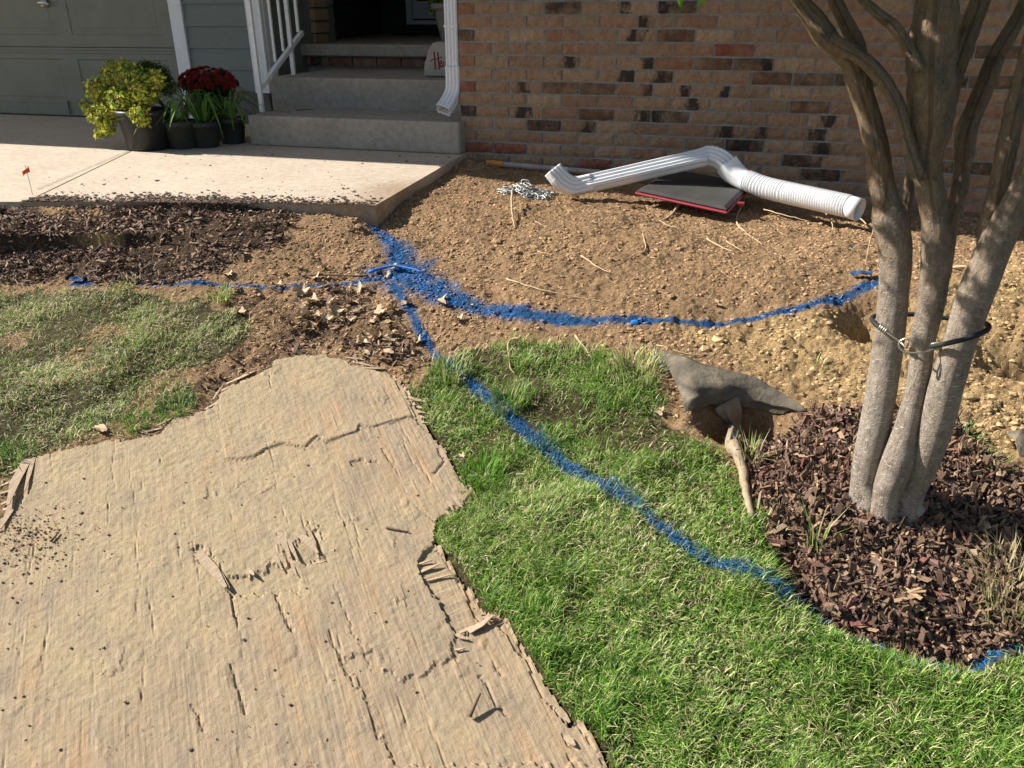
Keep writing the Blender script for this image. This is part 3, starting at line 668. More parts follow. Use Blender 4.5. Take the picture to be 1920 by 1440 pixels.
# ------------------------------------------------------------------ carved name stone
s0 = I(794.5,144,2,Z2); yst = s0[1]-.03
ns = empty('name_stone', (s0[0]+.1, yst, Z2)); tag(ns, 'upright pale boulder sign with red script lettering on the second step', 'sign')
nl = np.array(ns.location)
outl = [(795,144),(796,118),(800,108),(802,97),(808,88),(812,80),(822,77.5),(836,79),(848,84),(858,95),(862,110),(866,126),(866,144)]
front = [I(x,y,1,yst)-nl for x, y in outl]
q = MB(); n = len(front); cen = np.mean(front, 0)
ringF = [p*1 for p in front]; r1_ = [cen+(p-cen)*.93+np.array([0,-.012,0]) for p in front]
back = [p+np.array([0,.055,0]) for p in front]
for v in back+r1_+ringF: v[2] = max(v[2], .001)
V = back+ringF+r1_
Fc = [tuple(range(n))[::-1] if False else tuple(range(n))]+[(i,(i+1)%n,n+(i+1)%n,n+i)[::-1] for i in range(n)]+[(n+i,n+(i+1)%n,2*n+(i+1)%n,2*n+i)[::-1] for i in range(n)]+[tuple(range(2*n,3*n))[::-1]]
q.add(V, Fc); o = q.build('stone', noisy('pale_stone', (.34,.31,.27), (.46,.42,.37), 18, .9, .8, .008, 60), ns, smooth=False, bevel=.004)
M_redletter = noisy('red_lettering', (.22,.02,.015), (.30,.03,.02), 30, .6)
strokes = [[(813.5,97.5),(815,112),(816,130)],[(820.5,98),(822,113),(823.5,130)],[(807,114.5),(812,111),(820,110),(828,107)],
           [(824.5,121),(828,118),(827.5,114.5),(825,116),(825,122),(827,125.5),(830,122)],[(831,116),(831,123),(833,125.5),(835.5,122),(836,116),(836,125)],[(842,115.5),(839,117),(839.5,120),(842,122),(841,125),(838,125)],[(849,115),(846,118),(849,122),(853,124),(857,113),(857,125)]]
for sgi, s in enumerate(strokes):
    P = catmull([I(x,y,1,yst-.013)-nl for x, y in s], 5); V, Fc = tube(P, .0048 if sgi < 2 else .0032, 8, up=(0,-1,0)); q = MB(); q.add(V, Fc); q.build('letter_stroke', M_redletter, ns, smooth=True)

# ------------------------------------------------------------------ foliage helpers
def leaf_cloud(name, pts, normals, size, cols, matn, parent, aspect=.5, r=None):
    """small folded leaves: each 4 verts diamond + crease"""
    r = r or rng; n = len(pts); s = size*(.6+.8*r.random(n)) if np.isscalar(size) else size
    a = r.normal(size=(n,3)); a /= np.linalg.norm(a, axis=1)[:,None]
    nn = normals+.7*r.normal(size=(n,3)); nn /= np.linalg.norm(nn, axis=1)[:,None]+1e-9
    a = a-nn*(a*nn).sum(1)[:,None]; a /= np.linalg.norm(a, axis=1)[:,None]+1e-9; b_ = np.cross(nn, a)
    S2 = s[:,None]
    V = np.stack([pts, pts+a*S2*.5+b_*S2*aspect*.5+nn*S2*.08, pts+a*S2, pts+a*S2*.5-b_*S2*aspect*.5+nn*S2*.08], 1).reshape(-1,3)
    i0 = np.arange(n)*4; Fc = np.stack([i0,i0+1,i0+2,i0+3], 1)
    C4 = np.repeat(np.hstack([cols, np.ones((n,1))]), 4, 0)
    return link(name, np_mesh(name, V, Fc, C4), matn, parent)
M_leaf = attr_mat('leaf', .5, 80, 0, 0, trans=.3, spec=.35, var=.15)
def pot(name_parent, h, rt, rb, mt, lip=.012, oval=1, name='pot'):
    prof = [(rb*.96, 0), (rb, .006), (rt*.97, h-.03), (rt, h-.03), (rt+lip*.4, h-.028), (rt+lip*.4, h-.002), (rt-.006, h), (rt-.01, h-.03), (rb*.9, h-.05)]
    n = 32; V = []; 
    for (r_, z) in prof: V += [(r_*math.cos(2*math.pi*i/n), r_*math.sin(2*math.pi*i/n), z) for i in range(n)]
    Fc = [(k*n+i, k*n+(i+1)%n, (k+1)*n+(i+1)%n, (k+1)*n+i) for k in range(len(prof)-1) for i in range(n)]
    Fc += [tuple(range(n))[::-1]]; q = MB(); q.add(V, Fc); o = q.build(name, mt, name_parent, smooth=True)
    q = MB(); q.add([(rt*.93*math.cos(2*math.pi*i/n), rt*.93*math.sin(2*math.pi*i/n), h-.04) for i in range(n)], [tuple(range(n))]); q.build('potting_soil', M_twig, name_parent)
    return o
M_pot = noisy('black_plastic', (.012,.012,.012), (.022,.022,.021), 25, .45, .15, .002)
M_pot2 = noisy('dusty_dark_plastic', (.02,.024,.022), (.038,.042,.038), 25, .6, .15, .002)
# large pot with golden shrub
bp = I(281, 279, 2, 0)
sh = empty('potted_golden_shrub', (bp[0], bp[1], 0)); tag(sh, 'big black nursery pot with a yellow green leafy shrub spilling over its rim', 'potted plant')
pot(sh, .235, .158, .122, M_pot)
def shrub_pts(blobs, r):
    P = []; Nn = []
    for (x, y, z, rx, ry, rz_, n) in blobs:
        d = r.normal(size=(n,3)); d /= np.linalg.norm(d, axis=1)[:,None]; k = (.35+.65*r.random(n)**.5)
        k *= 1+.22*np.sin(d[:,0]*9+x*30)*np.cos(d[:,1]*8+z*20)
        P.append(np.array([x,y,z])+d*k[:,None]*[rx,ry,rz_]); Nn.append(d)
    return np.concatenate(P), np.concatenate(Nn)
def rp(px, py, dy=0): # offset from the shrub base, in the vertical plane through it
    p = I(px, py, 1, bp[1]+dy); return p-np.array([bp[0], bp[1], 0])
blobs = []
for (px, py, dy, r_, n) in ((250,150,0,.10,1300),(215,150,.03,.095,1100),(190,170,-.02,.085,900),(235,190,-.06,.105,1300),(205,205,-.04,.09,900),(270,175,-.05,.085,900),(182,215,-.05,.065,500),(172,205,-.02,.045,250),(200,240,-.07,.05,300),(186,250,-.08,.03,120),(262,215,-.12,.06,500),(235,130,.03,.06,500),(212,125,.0,.04,250),(160,200,0,.028,100),(268,228,-.13,.03,120),(290,150,-.02,.06,400)):
    o_ = rp(px, py, dy); blobs.append((*o_, r_, r_*.95, r_*.85, n))
P, Nn = shrub_pts(blobs, rng); P[:,2] = np.maximum(P[:,2], .015)
t = rng.random(len(P))[:,None]; cols = np.where(rng.random(len(P))[:,None] < .62, np.array([.66,.66,.10])*(.5+.7*t), np.array([.27,.40,.07])*(.5+.8*t)); cols = np.where(rng.random(len(P))[:,None] < .07, np.array([.40,.14,.08])*(.6+.5*t), cols)
o = leaf_cloud('foliage', P, Nn, .024, cols, M_leaf, sh, .6); o['kind'] = 'stuff'
blobs = []
for (px, py, dy, r_, n) in ((290,140,.09,.085,1500),(300,155,.08,.07,900),(275,130,.1,.06,600),(318,165,.07,.05,300)):
    o_ = rp(px, py, dy); blobs.append((*o_, r_, r_, r_*.8, n))
P, Nn = shrub_pts(blobs, rng); t = rng.random(len(P))[:,None]
o = leaf_cloud('dark_foliage', P, Nn+[0,0,.5], .026, np.array([.055,.095,.02])*(.5+.9*t), M_leaf, sh, .22); o['kind'] = 'stuff'
q = MB()
for i in range(26):
    tx = blobs[0] if i % 3 == 0 else None; a = rnd.random()*6.28; r_ = .04+.12*rnd.random(); e_ = np.array([-.1+r_*math.cos(a)*1.4, r_*math.sin(a)-.03, .30+.22*rnd.random()])
    V, Fc = tube(catmull([(0.03*math.cos(a),.03*math.sin(a),.19), e_*np.array([.5,.5,.75]), e_], 4), .0025, 5); q.add(V, Fc)
q.build('stems', M_twig, sh)
# chrysanthemum
mp_ = I(388, 145, 1, .1); ms_ = empty('potted_red_chrysanthemum', (mp_[0], .1, 0)); tag(ms_, 'dome of dark red chrysanthemums behind the strap leaved pots', 'potted plant')
pot(ms_, .20, .12, .10, M_pot2)
pxm = FPX/depth(mp_)
Nf = 190; d = rng.normal(size=(Nf*3,3)); d[:,2] = np.abs(d[:,2]); d /= np.linalg.norm(d,axis=1)[:,None]; d = d[:Nf]
rx = 57/pxm; zc_ = mp_[2]-.055; Vs = []; Fs_ = []; Cs = []
for k in range(Nf):
    c_ = np.array([0,0,zc_])+d[k]*[rx, rx*.8, .115]*(.93+.1*rng.random()); ax = Vector(d[k]).to_track_quat('Z','Y'); base = rng.random()
    for ring, (rr, cnt, up) in enumerate(((.021,11,.002),(.015,9,.008),(.008,6,.012))):
        for i in range(cnt):
            a = 2*math.pi*(i+.5*ring)/cnt+base; w_ = .0045
            p = [Vector((0,0,up-.006)), Vector((math.cos(a-.25)*rr*.7, math.sin(a-.25)*rr*.7, up)), Vector((math.cos(a)*rr, math.sin(a)*rr, up-.001)), Vector((math.cos(a+.25)*rr*.7, math.sin(a+.25)*rr*.7, up))]
            n0 = len(Vs); Vs += [np.array(ax@v)+c_ for v in p]; Fs_.append((n0,n0+1,n0+2,n0+3)); s_ = .55+.7*rng.random(); Cs += [(.28*s_,.014*s_,.013*s_,1)]*4
o = link('flowers', np_mesh('flowers', Vs, np.array(Fs_), Cs), M_leaf, ms_); o['kind'] = 'stuff'
P, Nn = shrub_pts([(0,0,zc_-.0,rx*.9,rx*.75,.09,1500),(0,0,.25,.12,.12,.09,600)], rng); o = leaf_cloud('foliage', P, Nn, .026, np.array([.03,.065,.018])*(.5+rng.random((len(P),1))), M_leaf, ms_, .6); o['kind'] = 'stuff'
# strap leaved plants
def strap_plant(px, py, hpx, wpx, label, n, seed, spread=1.0, mt=M_pot2):
    r = random.Random(seed); b0 = I(px, py, 2, 0); sc = FPX/depth(b0); rr = wpx/2/sc
    root = empty('potted_daylily', (b0[0], b0[1]+rr*.0, 0)); tag(root, label, 'potted plant', 'potted daylilies beside the steps')
    h = hpx/sc; pot(root, h, rr*1.12, rr*.92, mt, .008)
    for i in range(n):
        a = r.random()*6.283; L_ = (.15+.24*r.random())*spread; up = .07+.12*r.random(); s0_ = np.array([.02*math.cos(a),.02*math.sin(a),h-.04])
        drop = r.random()
        e1 = s0_+[math.cos(a)*L_*.35, math.sin(a)*L_*.35, up]; e2 = s0_+[math.cos(a)*L_*.75, math.sin(a)*L_*.75, up*(.95-.35*drop)]; e3 = s0_+[math.cos(a)*L_, math.sin(a)*L_, up*(.8-1.15*drop*drop)]
        e3[2] = max(e3[2], .012); e2[2] = max(e2[2], .02)
        C_ = catmull([s0_, e1+[0,0,.02], e2, e3], 6); side = np.array([-math.sin(a), math.cos(a), 0]); V = []; Fc = []
        for j, p in enumerate(C_):
            t_ = j/(len(C_)-1); w_ = .0055*(1-t_**3)+.0006; V += [p-side*w_+[0,0,.002], p, p+side*w_+[0,0,.002]]
            if j: k0 = 3*(j-1); Fc += [(k0,k0+3,k0+4,k0+1),(k0+1,k0+4,k0+5,k0+2)]
        g_ = r.random(); c_ = (.055+.06*g_, .14+.10*g_, .025+.02*g_, 1) if r.random() > .06 else (.35,.27,.14,1)
        link('leaf', np_mesh('leaf', V, np.array(Fc), [c_]*len(V), smooth=True), M_leaf, root)
    return root
strap_plant(345,277,50,54,'dark nursery pot of strap leaved daylily next to the big shrub pot',30,1,1.0)
strap_plant(389,275,46,48,'middle pot of arching daylily leaves between two other dark pots',30,2,1.1)
strap_plant(438,268,46,46,'daylily pot with upright green blades beside the lowest concrete step',32,3,1.15)
# porch planter
pp = I(836, 80, 2, Z3); pl_ = empty('porch_planter', (pp[0]+.03, pp[1], Z3)); tag(pl_, 'tapered tan planter with small white flowers behind the downspout', 'planter')
M_tanpot = noisy('tan_ribbed_pot', (.26,.23,.19), (.36,.32,.27), 15, .7)
prof = []; q = MB(); n = 28; rings = [(.055+.0032*i+(.003 if i % 2 else 0), .012*i+.002) for i in range(20)]; rings += [(.135,.24),(.14,.245),(.14,.275),(.128,.28)]
for r_, z in rings: q.v += [(r_*math.cos(2*math.pi*i/n), r_*math.sin(2*math.pi*i/n), z) for i in range(n)]
q.f = [(k*n+i,k*n+(i+1)%n,(k+1)*n+(i+1)%n,(k+1)*n+i) for k in range(len(rings)-1) for i in range(n)]+[tuple(range((len(rings)-1)*n, len(rings)*n))]
q.build('pot', M_tanpot, pl_, smooth=True)
P, Nn = shrub_pts([(0,0,.31,.13,.13,.07,350),(-.10,-.05,.34,.06,.06,.06,160),(-.10,-.08,.24,.03,.03,.04,60)], rng); o = leaf_cloud('foliage', P, Nn, .03, np.array([.14,.22,.03])*(.5+rng.random((len(P),1))), M_leaf, pl_); o['kind'] = 'stuff'
P, Nn = shrub_pts([(-.06,-.06,.38,.07,.05,.05,22)], rng); o = leaf_cloud('blossoms', P, Nn, .026, np.full((len(P),3), .75), M_leaf, pl_, .9)

# ------------------------------------------------------------------ things lying by the wall
# loose downspout with flexible extension
W = lambda px, py, Y_: I(px, py, 1, Y_)
ld = empty('loose_downspout', tuple(W(1070,352,-.66))); tag(ld, 'loose white fluted downspout section lying against the brick wall', 'downspout'); l0 = np.array(ld.location)
path = [W(1036,318,-.70), W(1047,332,-.70), W(1060,343,-.69), W(1078,349,-.67), W(1110,343,-.64)]
pr2 = leader_profile(.078, .062, 3, .007)
elb = catmull(path, 7); scs = [1.04+(.05 if (i//1) % 2 else 0) if 6 < i < 22 else 1.03 for i in range(len(elb))]
V, Fc = sweep(elb-l0, pr2, scs, up=(.1,-.62,.75), cap=False); q = MB(); q.add(V, Fc); o = q.build('elbow', M_alu, ld, smooth=True); o.modifiers.new('t', 'SOLIDIFY').thickness = .002
pth = np.array([W(1100,345,-.65)*(1-t_)+W(1322,294,-.42)*t_ for t_ in np.linspace(0,1,14)])
V, Fc = sweep(pth-l0, pr2, up=(.1,-.62,.75), cap=False); q = MB(); q.add(V, Fc); o = q.build('pipe', M_alu, ld, smooth=True)
elb = catmull([W(1312,297,-.425), W(1330,292,-.41), W(1348,297,-.42), W(1362,308,-.43), W(1372,320,-.44)], 6); scs = [1.06+(.05 if (i//1) % 2 else 0) if 4 < i < 20 else 1.05 for i in range(len(elb))]
V, Fc = sweep(elb-l0, pr2, scs, up=(.1,-.62,.75), cap=False); q = MB(); q.add(V, Fc); q.build('elbow', M_alu, ld, smooth=True)
fx = empty('flexible_downspout_extension', tuple(W(1600,388,-.80))); tag(fx, 'white corrugated flexible pipe fitted on the loose downspout', 'pipe'); l1 = np.array(fx.location)
# adapter: rectangle to round
A_ = catmull([W(1362,307,-.43), W(1374,322,-.44), W(1390,334,-.46), W(1403,341,-.48)], 5); k = 40
rectp = []
for i in range(k):
    a = 2*math.pi*i/k; cx_, sy_ = math.cos(a), math.sin(a); m_ = max(abs(cx_)/.047, abs(sy_)/.040); rectp.append((cx_/m_, sy_/m_))
rectp = np.array(rectp); rnd_ = np.array(circ(k, .048)); profs = []
for i in range(len(A_)):
    t_ = max(0, min(1, (i-4)/8)); profs.append(rectp*(1-t_)+rnd_*t_)
V, Fc = sweep(A_-l1, np.array(profs), up=(.1,-.62,.75), cap=False); q = MB(); q.add(V, Fc); q.build('adapter', M_vinyl, fx, smooth=True)
C_ = catmull([W(1400,338,-.475), W(1430,350,-.53), W(1470,360,-.60), W(1520,371,-.68), W(1570,382,-.76), W(1592,387,-.79)], 60)
seg = np.r_[0, np.cumsum(np.linalg.norm(np.diff(C_, axis=0), axis=1))]; Lt = seg[-1]; ns_ = 620; sv = np.linspace(0, Lt, ns_)
C2 = np.stack([np.interp(sv, seg, C_[:, i]) for i in range(3)], 1)
ph = 0; rr = []
for s_ in sv:
    u_ = s_/Lt; pitch = .019 if .08 < u_ < .30 or .36 < u_ < .42 else (.0125 if u_ > .45 else .014)
    if u_ < .08: pitch = .012
    ph += (Lt/ns_)/pitch; rr.append(.0515-.0115*(1-abs(math.sin(math.pi*ph)))**1.3)
V, Fc = sweep(C2-l1, circ(28), rr, up=(.1,-.62,.75), cap=False); q = MB(); q.add(V, Fc); q.build('corrugated_pipe', M_vinyl, fx, smooth=True)
E_ = np.array([W(1590,386.5,-.788), W(1600,390,-.80), W(1612,393.5,-.815)]); V, Fc = sweep(E_-l1, circ(32), [.047,.049,.05], up=(.1,-.62,.75), cap=False); q = MB(); q.add(V, Fc); o = q.build('cuff', M_vinyl, fx, smooth=True); o.modifiers.new('t', 'SOLIDIFY').thickness = -.003

# rubber topped panel
c1_, c2_, c3_, c4_ = I(1190,368,2,-.055), I(1363,406,2,-.085), I(1411,356,2,-.075), I(1258,326,2,-.04)
pn = empty('rubber_topped_panel', tuple((c1_+c2_+c3_+c4_)/4)); tag(pn, 'black rubber faced panel with a thin red plastic rim, under the loose downspout', 'panel'); pc = np.array(pn.location)
def quadprism(c, inset, z0, z1):
    cen = sum(c)/4; P_ = [cen+(p-cen)*(1-inset) for p in c]; q = MB(); V = [p-pc+[0,0,z0] for p in P_]+[p-pc+[0,0,z1] for p in P_]
    q.add(V, [(3,2,1,0),(4,5,6,7),(0,1,5,4),(1,2,6,5),(2,3,7,6),(3,0,4,7)]); return q
M_redp = noisy('red_plastic', (.20,.012,.025), (.28,.02,.035), 20, .5, .1)
cs = [c1_, c2_, c3_, c4_]
quadprism(cs, 0, .008, .021).build('red_rim', M_redp, pn, bevel=.006)
M_rubtop = noisy('worn_rubber', (.035,.034,.032), (.065,.062,.058), 9, .75, .25, .002, 60)
cen = sum(cs)/4; lo = [cen+(p-cen)*.975-pc+[0,0,.026] for p in cs]; hi = [cen+(p-cen)*.89-pc+[0,0,.036] for p in cs]
q = MB(); q.add(lo+hi, [(0,1,5,4),(1,2,6,5),(2,3,7,6),(3,0,4,7),(4,5,6,7),(3,2,1,0)]); q.build('rubber_top', M_rubtop, pn, bevel=.002)
for t_ in (.35, .8):
    p = c2_*(1-t_)+c3_*t_-pc; MB().box(p+[.0,-.02,.004], p+[.035,.02,.02]).build('tab', M_redp, pn, bevel=.004)

# wooden tool handle
ha, hb = W(913,305.5,-.10), W(1235,333,-.19)
th_ = empty('tool_handle', tuple((ha+hb)/2)); tag(th_, 'weathered wooden tool handle with an orange grip lying along the wall', 'tool handle'); hc = np.array(th_.location)
hd = (hb-ha)/np.linalg.norm(hb-ha); hL = np.linalg.norm(hb-ha)
def hseg(name, s0_, s1_, r_, mt): V, Fc = tube([ha+hd*s0_-hc, ha+hd*s1_-hc], r_, 16); q = MB(); q.add(V, Fc); return q.build(name, mt, th_, smooth=False, bevel=.002)
hseg('grip', 0, .105, .0185, noisy('orange_grip', (.50,.20,.03), (.62,.27,.05), 12, .5, .1)); hseg('shaft', .1055, hL, .0155, noisy('weathered_wood', (.26,.22,.19), (.42,.37,.32), 10, .8, .4, .001, 60))
hseg('sticker', .40, .50, .0158, mat('pale_sticker', (.55,.57,.62), .4))

# chain
chn = empty('steel_chain', tuple(G(985, 362))); tag(chn, 'small heap of galvanised steel chain on the soil', 'chain'); cc = np.array(chn.location)
M_galv = mat('galvanised_steel', (.42,.42,.40), .55, .55)
lp_ = []
nseg, nr = 16, 6
for i in range(nseg):
    a = 2*math.pi*i/nseg; cxx = .011*math.cos(a)*1.0+(.010 if math.cos(a) > 0 else -.010); cyy = .0095*math.sin(a); lp_.append((cxx, cyy, 0))
lp_ = np.array(lp_); V = []
for i in range(nseg):
    T = lp_[(i+1) % nseg]-lp_[i-1]; T /= np.linalg.norm(T); s_ = np.cross(T, [0,0,1])
    for j in range(nr): b_ = 2*math.pi*j/nr; V.append(lp_[i]+.0031*(s_*math.cos(b_)+np.array([0,0,1])*math.sin(b_)))
Fc = [(i*nr+j, i*nr+(j+1)%nr, ((i+1)%nseg)*nr+(j+1)%nr, ((i+1)%nseg)*nr+j) for i in range(nseg) for j in range(nr)]
linkme = np_mesh('chain_link', V, np.array(Fc), smooth=True); linkme.materials.append(M_galv)
pos = np.zeros(2); head = 0
for i in range(150):
    head += (rnd.random()-.5)*1.3; nxt = pos+np.array([math.cos(head), math.sin(head)])*.026
    if abs(nxt[0]) > .13 or abs(nxt[1]) > .085: head += 2.2; nxt = pos*.92
    mid = (pos+nxt)/2; pos = nxt; wx = cc[0]+mid[0]; wy = cc[1]+mid[1]; pile = .045*math.exp(-(mid[0]/.07)**2-(mid[1]/.05)**2)
    zz = float(hz(wx, wy))+.006+pile*rnd.random()
    o = link('chain_link', linkme, None, chn, loc=(mid[0], mid[1], zz-cc[2]), rot=(math.pi/2*(i % 2)+(rnd.random()-.5)*.8, (rnd.random()-.5)*.7, head))

# marking flag
fg = I(61, 366, 2, 0); flg = empty('marking_flag', (fg[0], fg[1], -.03)); tag(flg, 'small orange utility marking flag on a thin wire', 'flag')
q = MB(); V, Fc = tube([(0,0,0),(0.002,0,.1),(.0,0,.165)], .0012, 6); q.add(V, Fc); q.build('wire', mat('wire', (.25,.24,.22), .4, .8), flg)
sc = FPX/depth(fg); u = 1/sc; Rr = np.array([R_[0], R_[1], 0]); V = []; nu = 7
for i in range(nu):
    t_ = i/(nu-1); x = (5-16*t_)*u; zt = (57-10*math.sin(t_*2.2)-4*t_)*u; zb_ = (43-1*t_*4-6*t_*t_)*u; y_ = .006*math.sin(t_*7)
    V += [Rr*x+[0,y_,zt+.03], Rr*x+[0,y_+.004,zb_+.03]]
q = MB(); q.add(V, [(2*i,2*i+2,2*i+3,2*i+1) for i in range(nu-1)]); M_or = attr_mat('x', trans=.4) if False else noisy('orange_vinyl', (.75,.10,.02), (.85,.14,.03), 20, .4); o = q.build('pennant', M_or, flg, smooth=True); o.modifiers.new('t', 'SOLIDIFY').thickness = .0004

# ------------------------------------------------------------------ plywood sheet
ou = BOARD_OUT@GX; ov = BOARD_OUT@GR; stp = .0045
us = np.arange(ou.min()-.01, ou.max()+.01, stp); vs_ = np.arange(ov.min()-.01, ov.max()+.01, stp)
UU, VV = np.meshgrid(us, vs_); BX = UU*GX[0]+VV*GR[0]; BY = UU*GX[1]+VV*GR[1]
jag = .006*fbm(UU, VV, 90, 2, 3)+.0035*np.round(fbm(UU, VV*.05, 60, 2, 13)*3)
sd = polysd(BX, BY, BOARD_OUT)
inside = sd+jag < 0
def bpoly(pts): return [BP(*p)[:2] for p in pts]
z1c = lambda pts: [(a/1.8, b_/1.8+640) for a, b_ in pts]
z8c = lambda pts: [(640+a/2.667, 900+b_/2.667) for a, b_ in pts]
low = bpoly(z8c([(575,790),(560,850),(565,900),(470,920),(465,950),(380,985),(300,1000),(230,950),(190,930),(160,860),(110,870),(20,900),(70,1020),(260,1440),(1340,1440),(1150,1180),(1000,960),(900,800),(820,690),(760,690)]))
ply = bpoly(z8c([(440,335),(385,430),(405,490),(480,600),(575,790),(640,770),(760,690),(720,640),(640,550),(600,470),(560,390),(500,360)]))
hole = bpoly(z1c([(640,690),(680,700),(750,770),(765,800),(830,795),(900,790),(930,740),(960,760),(1000,770),(1020,800),(1000,850),(920,850),(850,860),(780,865),(750,790),(660,750)]))
hole2 = bpoly(z1c([(940,660),(985,690),(1070,640),(1085,710),(1060,745),(1000,750),(975,740)]))
hole3 = bpoly(z1c([(1185,415),(1230,400),(1275,415),(1240,420),(1200,430)]))
jg = .006*fbm(UU, VV, 120, 2, 23)+.004*np.round(fbm(UU, VV*.03, 90, 2, 33)*3)
Hh = np.zeros_like(UU)
Hh -= .0050*(1-sstep(-.002, .002, polysd(BX, BY, low)+jg))
Hh -= .0095*(1-sstep(-.002, .002, polysd(BX, BY, ply)+jg))
Hh -= .0065*(1-sstep(-.003, .003, polysd(BX, BY, hole)+jg*1.4))
Hh -= .005*(1-sstep(-.003, .003, polysd(BX, BY, hole2)+jg*1.8))
Hh -= .006*(1-sstep(-.003, .003, polysd(BX, BY, hole3)+jg))
def crack(pts, w_, dep, lift=0):
    P_ = bpoly(pts); wv = .004*fbm(UU, VV, 70, 3, 63); d_ = linesd(BX+wv, BY+wv, P_, [w_]*len(P_)); return -dep*np.exp(-d_**2)
ck = z1c([(770,403),(800,405),(860,398),(900,370),(960,350),(1030,365),(1050,345),(1075,325),(1100,345),(1170,325),(1210,310),(1215,290),(1260,298),(1300,285),(1370,265),(1400,262)])
Hh += crack(ck, .0042, .0075)
P_ = np.array(bpoly(ck)); dck = linesd(BX, BY, P_, [1]*len(P_)); abv = (VV < np.interp(UU, np.sort(P_@GX), (P_@GR)[np.argsort(P_@GX)])) & (UU > (P_@GX).min()) & (UU < (P_@GX).max())
Hh += np.where(abv, .0045*np.exp(-dck/.05), 0)
for pts, w_, dd in (([(785,1100),(805,1170),(830,1260)],.0035,.007),([(925,850),(950,900),(985,985)],.0035,.007),([(1110,985),(1140,1050),(1175,1130)],.003,.006),([(745,760),(775,850),(805,950)],.003,.006),([(1040,615),(1075,690),(1105,750)],.003,.006),([(1290,370),(1330,430)],.003,.005),([(1130,830),(1200,1000),(1260,1120)],.002,.003),([(1500,640),(1400,560)],.002,.003),([(1480,370),(1500,410),(1470,450)],.004,.006),([(650,1230),(690,1320)],.003,.005),([(90,430),(75,550)],.003,.005)):
    Hh += crack(z1c(pts), w_, dd)
for pts in ([(700,980),(745,1080),(830,1180)],[(760,920),(800,980)],[(1110,1280),(1140,1330),(1170,1345)],[(1130,1385),(1140,1405)],[(890,820),(910,880)]): Hh += crack(z8c(pts), .003, .006)
grain = fbm(UU, VV*.035, 190, 3, 91, .6); dust = fbm(UU, VV, 38, 4, 95, .6); dmask = sstep(-.15, .35, fbm(UU, VV, 3.2, 3, 97)+.45*sstep(1.25, .2, (UU-us[0])))
inlow = (1-sstep(-.002, .002, polysd(BX, BY, low)))
dmask = dmask*(1-.6*inlow)
Hh += .0009*grain*(1-.5*dmask)+.0012*fbm(UU, VV, 90, 3, 96)+.0017*dust*dmask+.0022*fbm(UU, VV, 2.2, 2, 99)
Hh += .0016*(np.maximum(0, fbm(UU, VV*.25, 60, 3, 101)-.25))*(1-dmask)*2
inply = (1-sstep(-.002, .002, polysd(BX, BY, ply)+jg)); Hh += inply*.0018*fbm(UU*.05, VV, 120, 3, 111)
edge_drop = .0052*((sd > -.008-.028*np.abs(fbm(UU, VV, 8, 2, 120))) & (fbm(UU, VV*.12, 34, 2, 121) > -.08)); Hh -= np.where(sd < 0, edge_drop, 0)
spl = np.random.default_rng(808)
for k in range(70):                                  # fine splits along the grain
    cu = spl.uniform(us[0], us[-1]); cv = spl.uniform(vs_[0], vs_[-1]); Ls = spl.uniform(.03, .16)*(2 if k % 9 == 0 else 1); ws_ = spl.uniform(.0012, .0026)
    du = UU-cu-.004*np.sin((VV-cv)*30+k); dvv = np.abs(VV-cv)/Ls; Hh -= spl.uniform(.002, .0055)*np.exp(-(du/ws_)**2)*np.clip(1-dvv, 0, 1)
for k in range(26):                                  # lifted flakes of the face ply
    cu = spl.uniform(us[0]+.15, us[-1]-.1); cv = spl.uniform(vs_[0]+.2, vs_[-1]-.1); wu = spl.uniform(.006, .022); wv_ = spl.uniform(.02, .09)
    inr = (np.abs(UU-cu) < wu*(1+.4*fbm(UU, VV, 70, 2, k))) & (VV > cv) & (VV < cv+wv_*(1+.5*fbm(UU, VV*.1, 120, 2, k+50))); Hh += np.where(inr, (.0026 if k % 2 else -.0028)*np.clip((VV-cv)/wv_, .1, 1), 0)
for k in range(60):                                  # crusts of dried mud
    cu = spl.uniform(us[0], us[-1]); cv = spl.uniform(vs_[0], vs_[-1]); rr5 = spl.uniform(.008, .035); dd5 = np.hypot(UU-cu, VV-cv)/rr5+.6*fbm(UU, VV, 60, 2, k+7); Hh += .0022*np.clip(1.1-dd5, 0, .5)*2
sheetz = board_z(BX, BY)+.006+Hh
nv_, nu_ = UU.shape; vid = -np.ones(UU.shape, int)
cell = inside[:-1,:-1] & inside[1:,:-1] & inside[:-1,1:] & inside[1:,1:]
used = np.zeros(UU.shape, bool); used[:-1,:-1] |= cell; used[1:,:-1] |= cell; used[:-1,1:] |= cell; used[1:,1:] |= cell
vid[used] = np.arange(used.sum()); nV = used.sum()
jj, ii = np.nonzero(cell)
top = np.stack([vid[jj,ii], vid[jj+1,ii], vid[jj+1,ii+1], vid[jj,ii+1]], 1)
Vt = np.stack([BX[used], BY[used], sheetz[used]], -1); Vb = Vt.copy(); Vb[:,2] = board_z(Vb[:,0], Vb[:,1])-.016
sides = []
cp = np.pad(cell, 1)
for dj, di, a, b_ in ((-1,0,(0,0),(0,1)),(1,0,(1,1),(1,0)),(0,-1,(1,0),(0,0)),(0,1,(0,1),(1,1))):
    nb = cp[1+dj:1+dj+cell.shape[0], 1+di:1+di+cell.shape[1]]; j2, i2 = np.nonzero(cell & ~nb)
    va = vid[j2+a[0], i2+a[1]]; vb = vid[j2+b_[0], i2+b_[1]]; sides.append(np.stack([va, vb, vb+nV, va+nV], 1))
sides = np.concatenate(sides)
flip = np.cross(np.array([GR[0],GR[1],0]), np.array([GX[0],GX[1],0]))[2]
if flip < 0: top = top[:, ::-1]; sides = sides[:, ::-1]
mk = np.stack([dmask[used], inlow[used], inply[used], np.ones(nV)], -1)
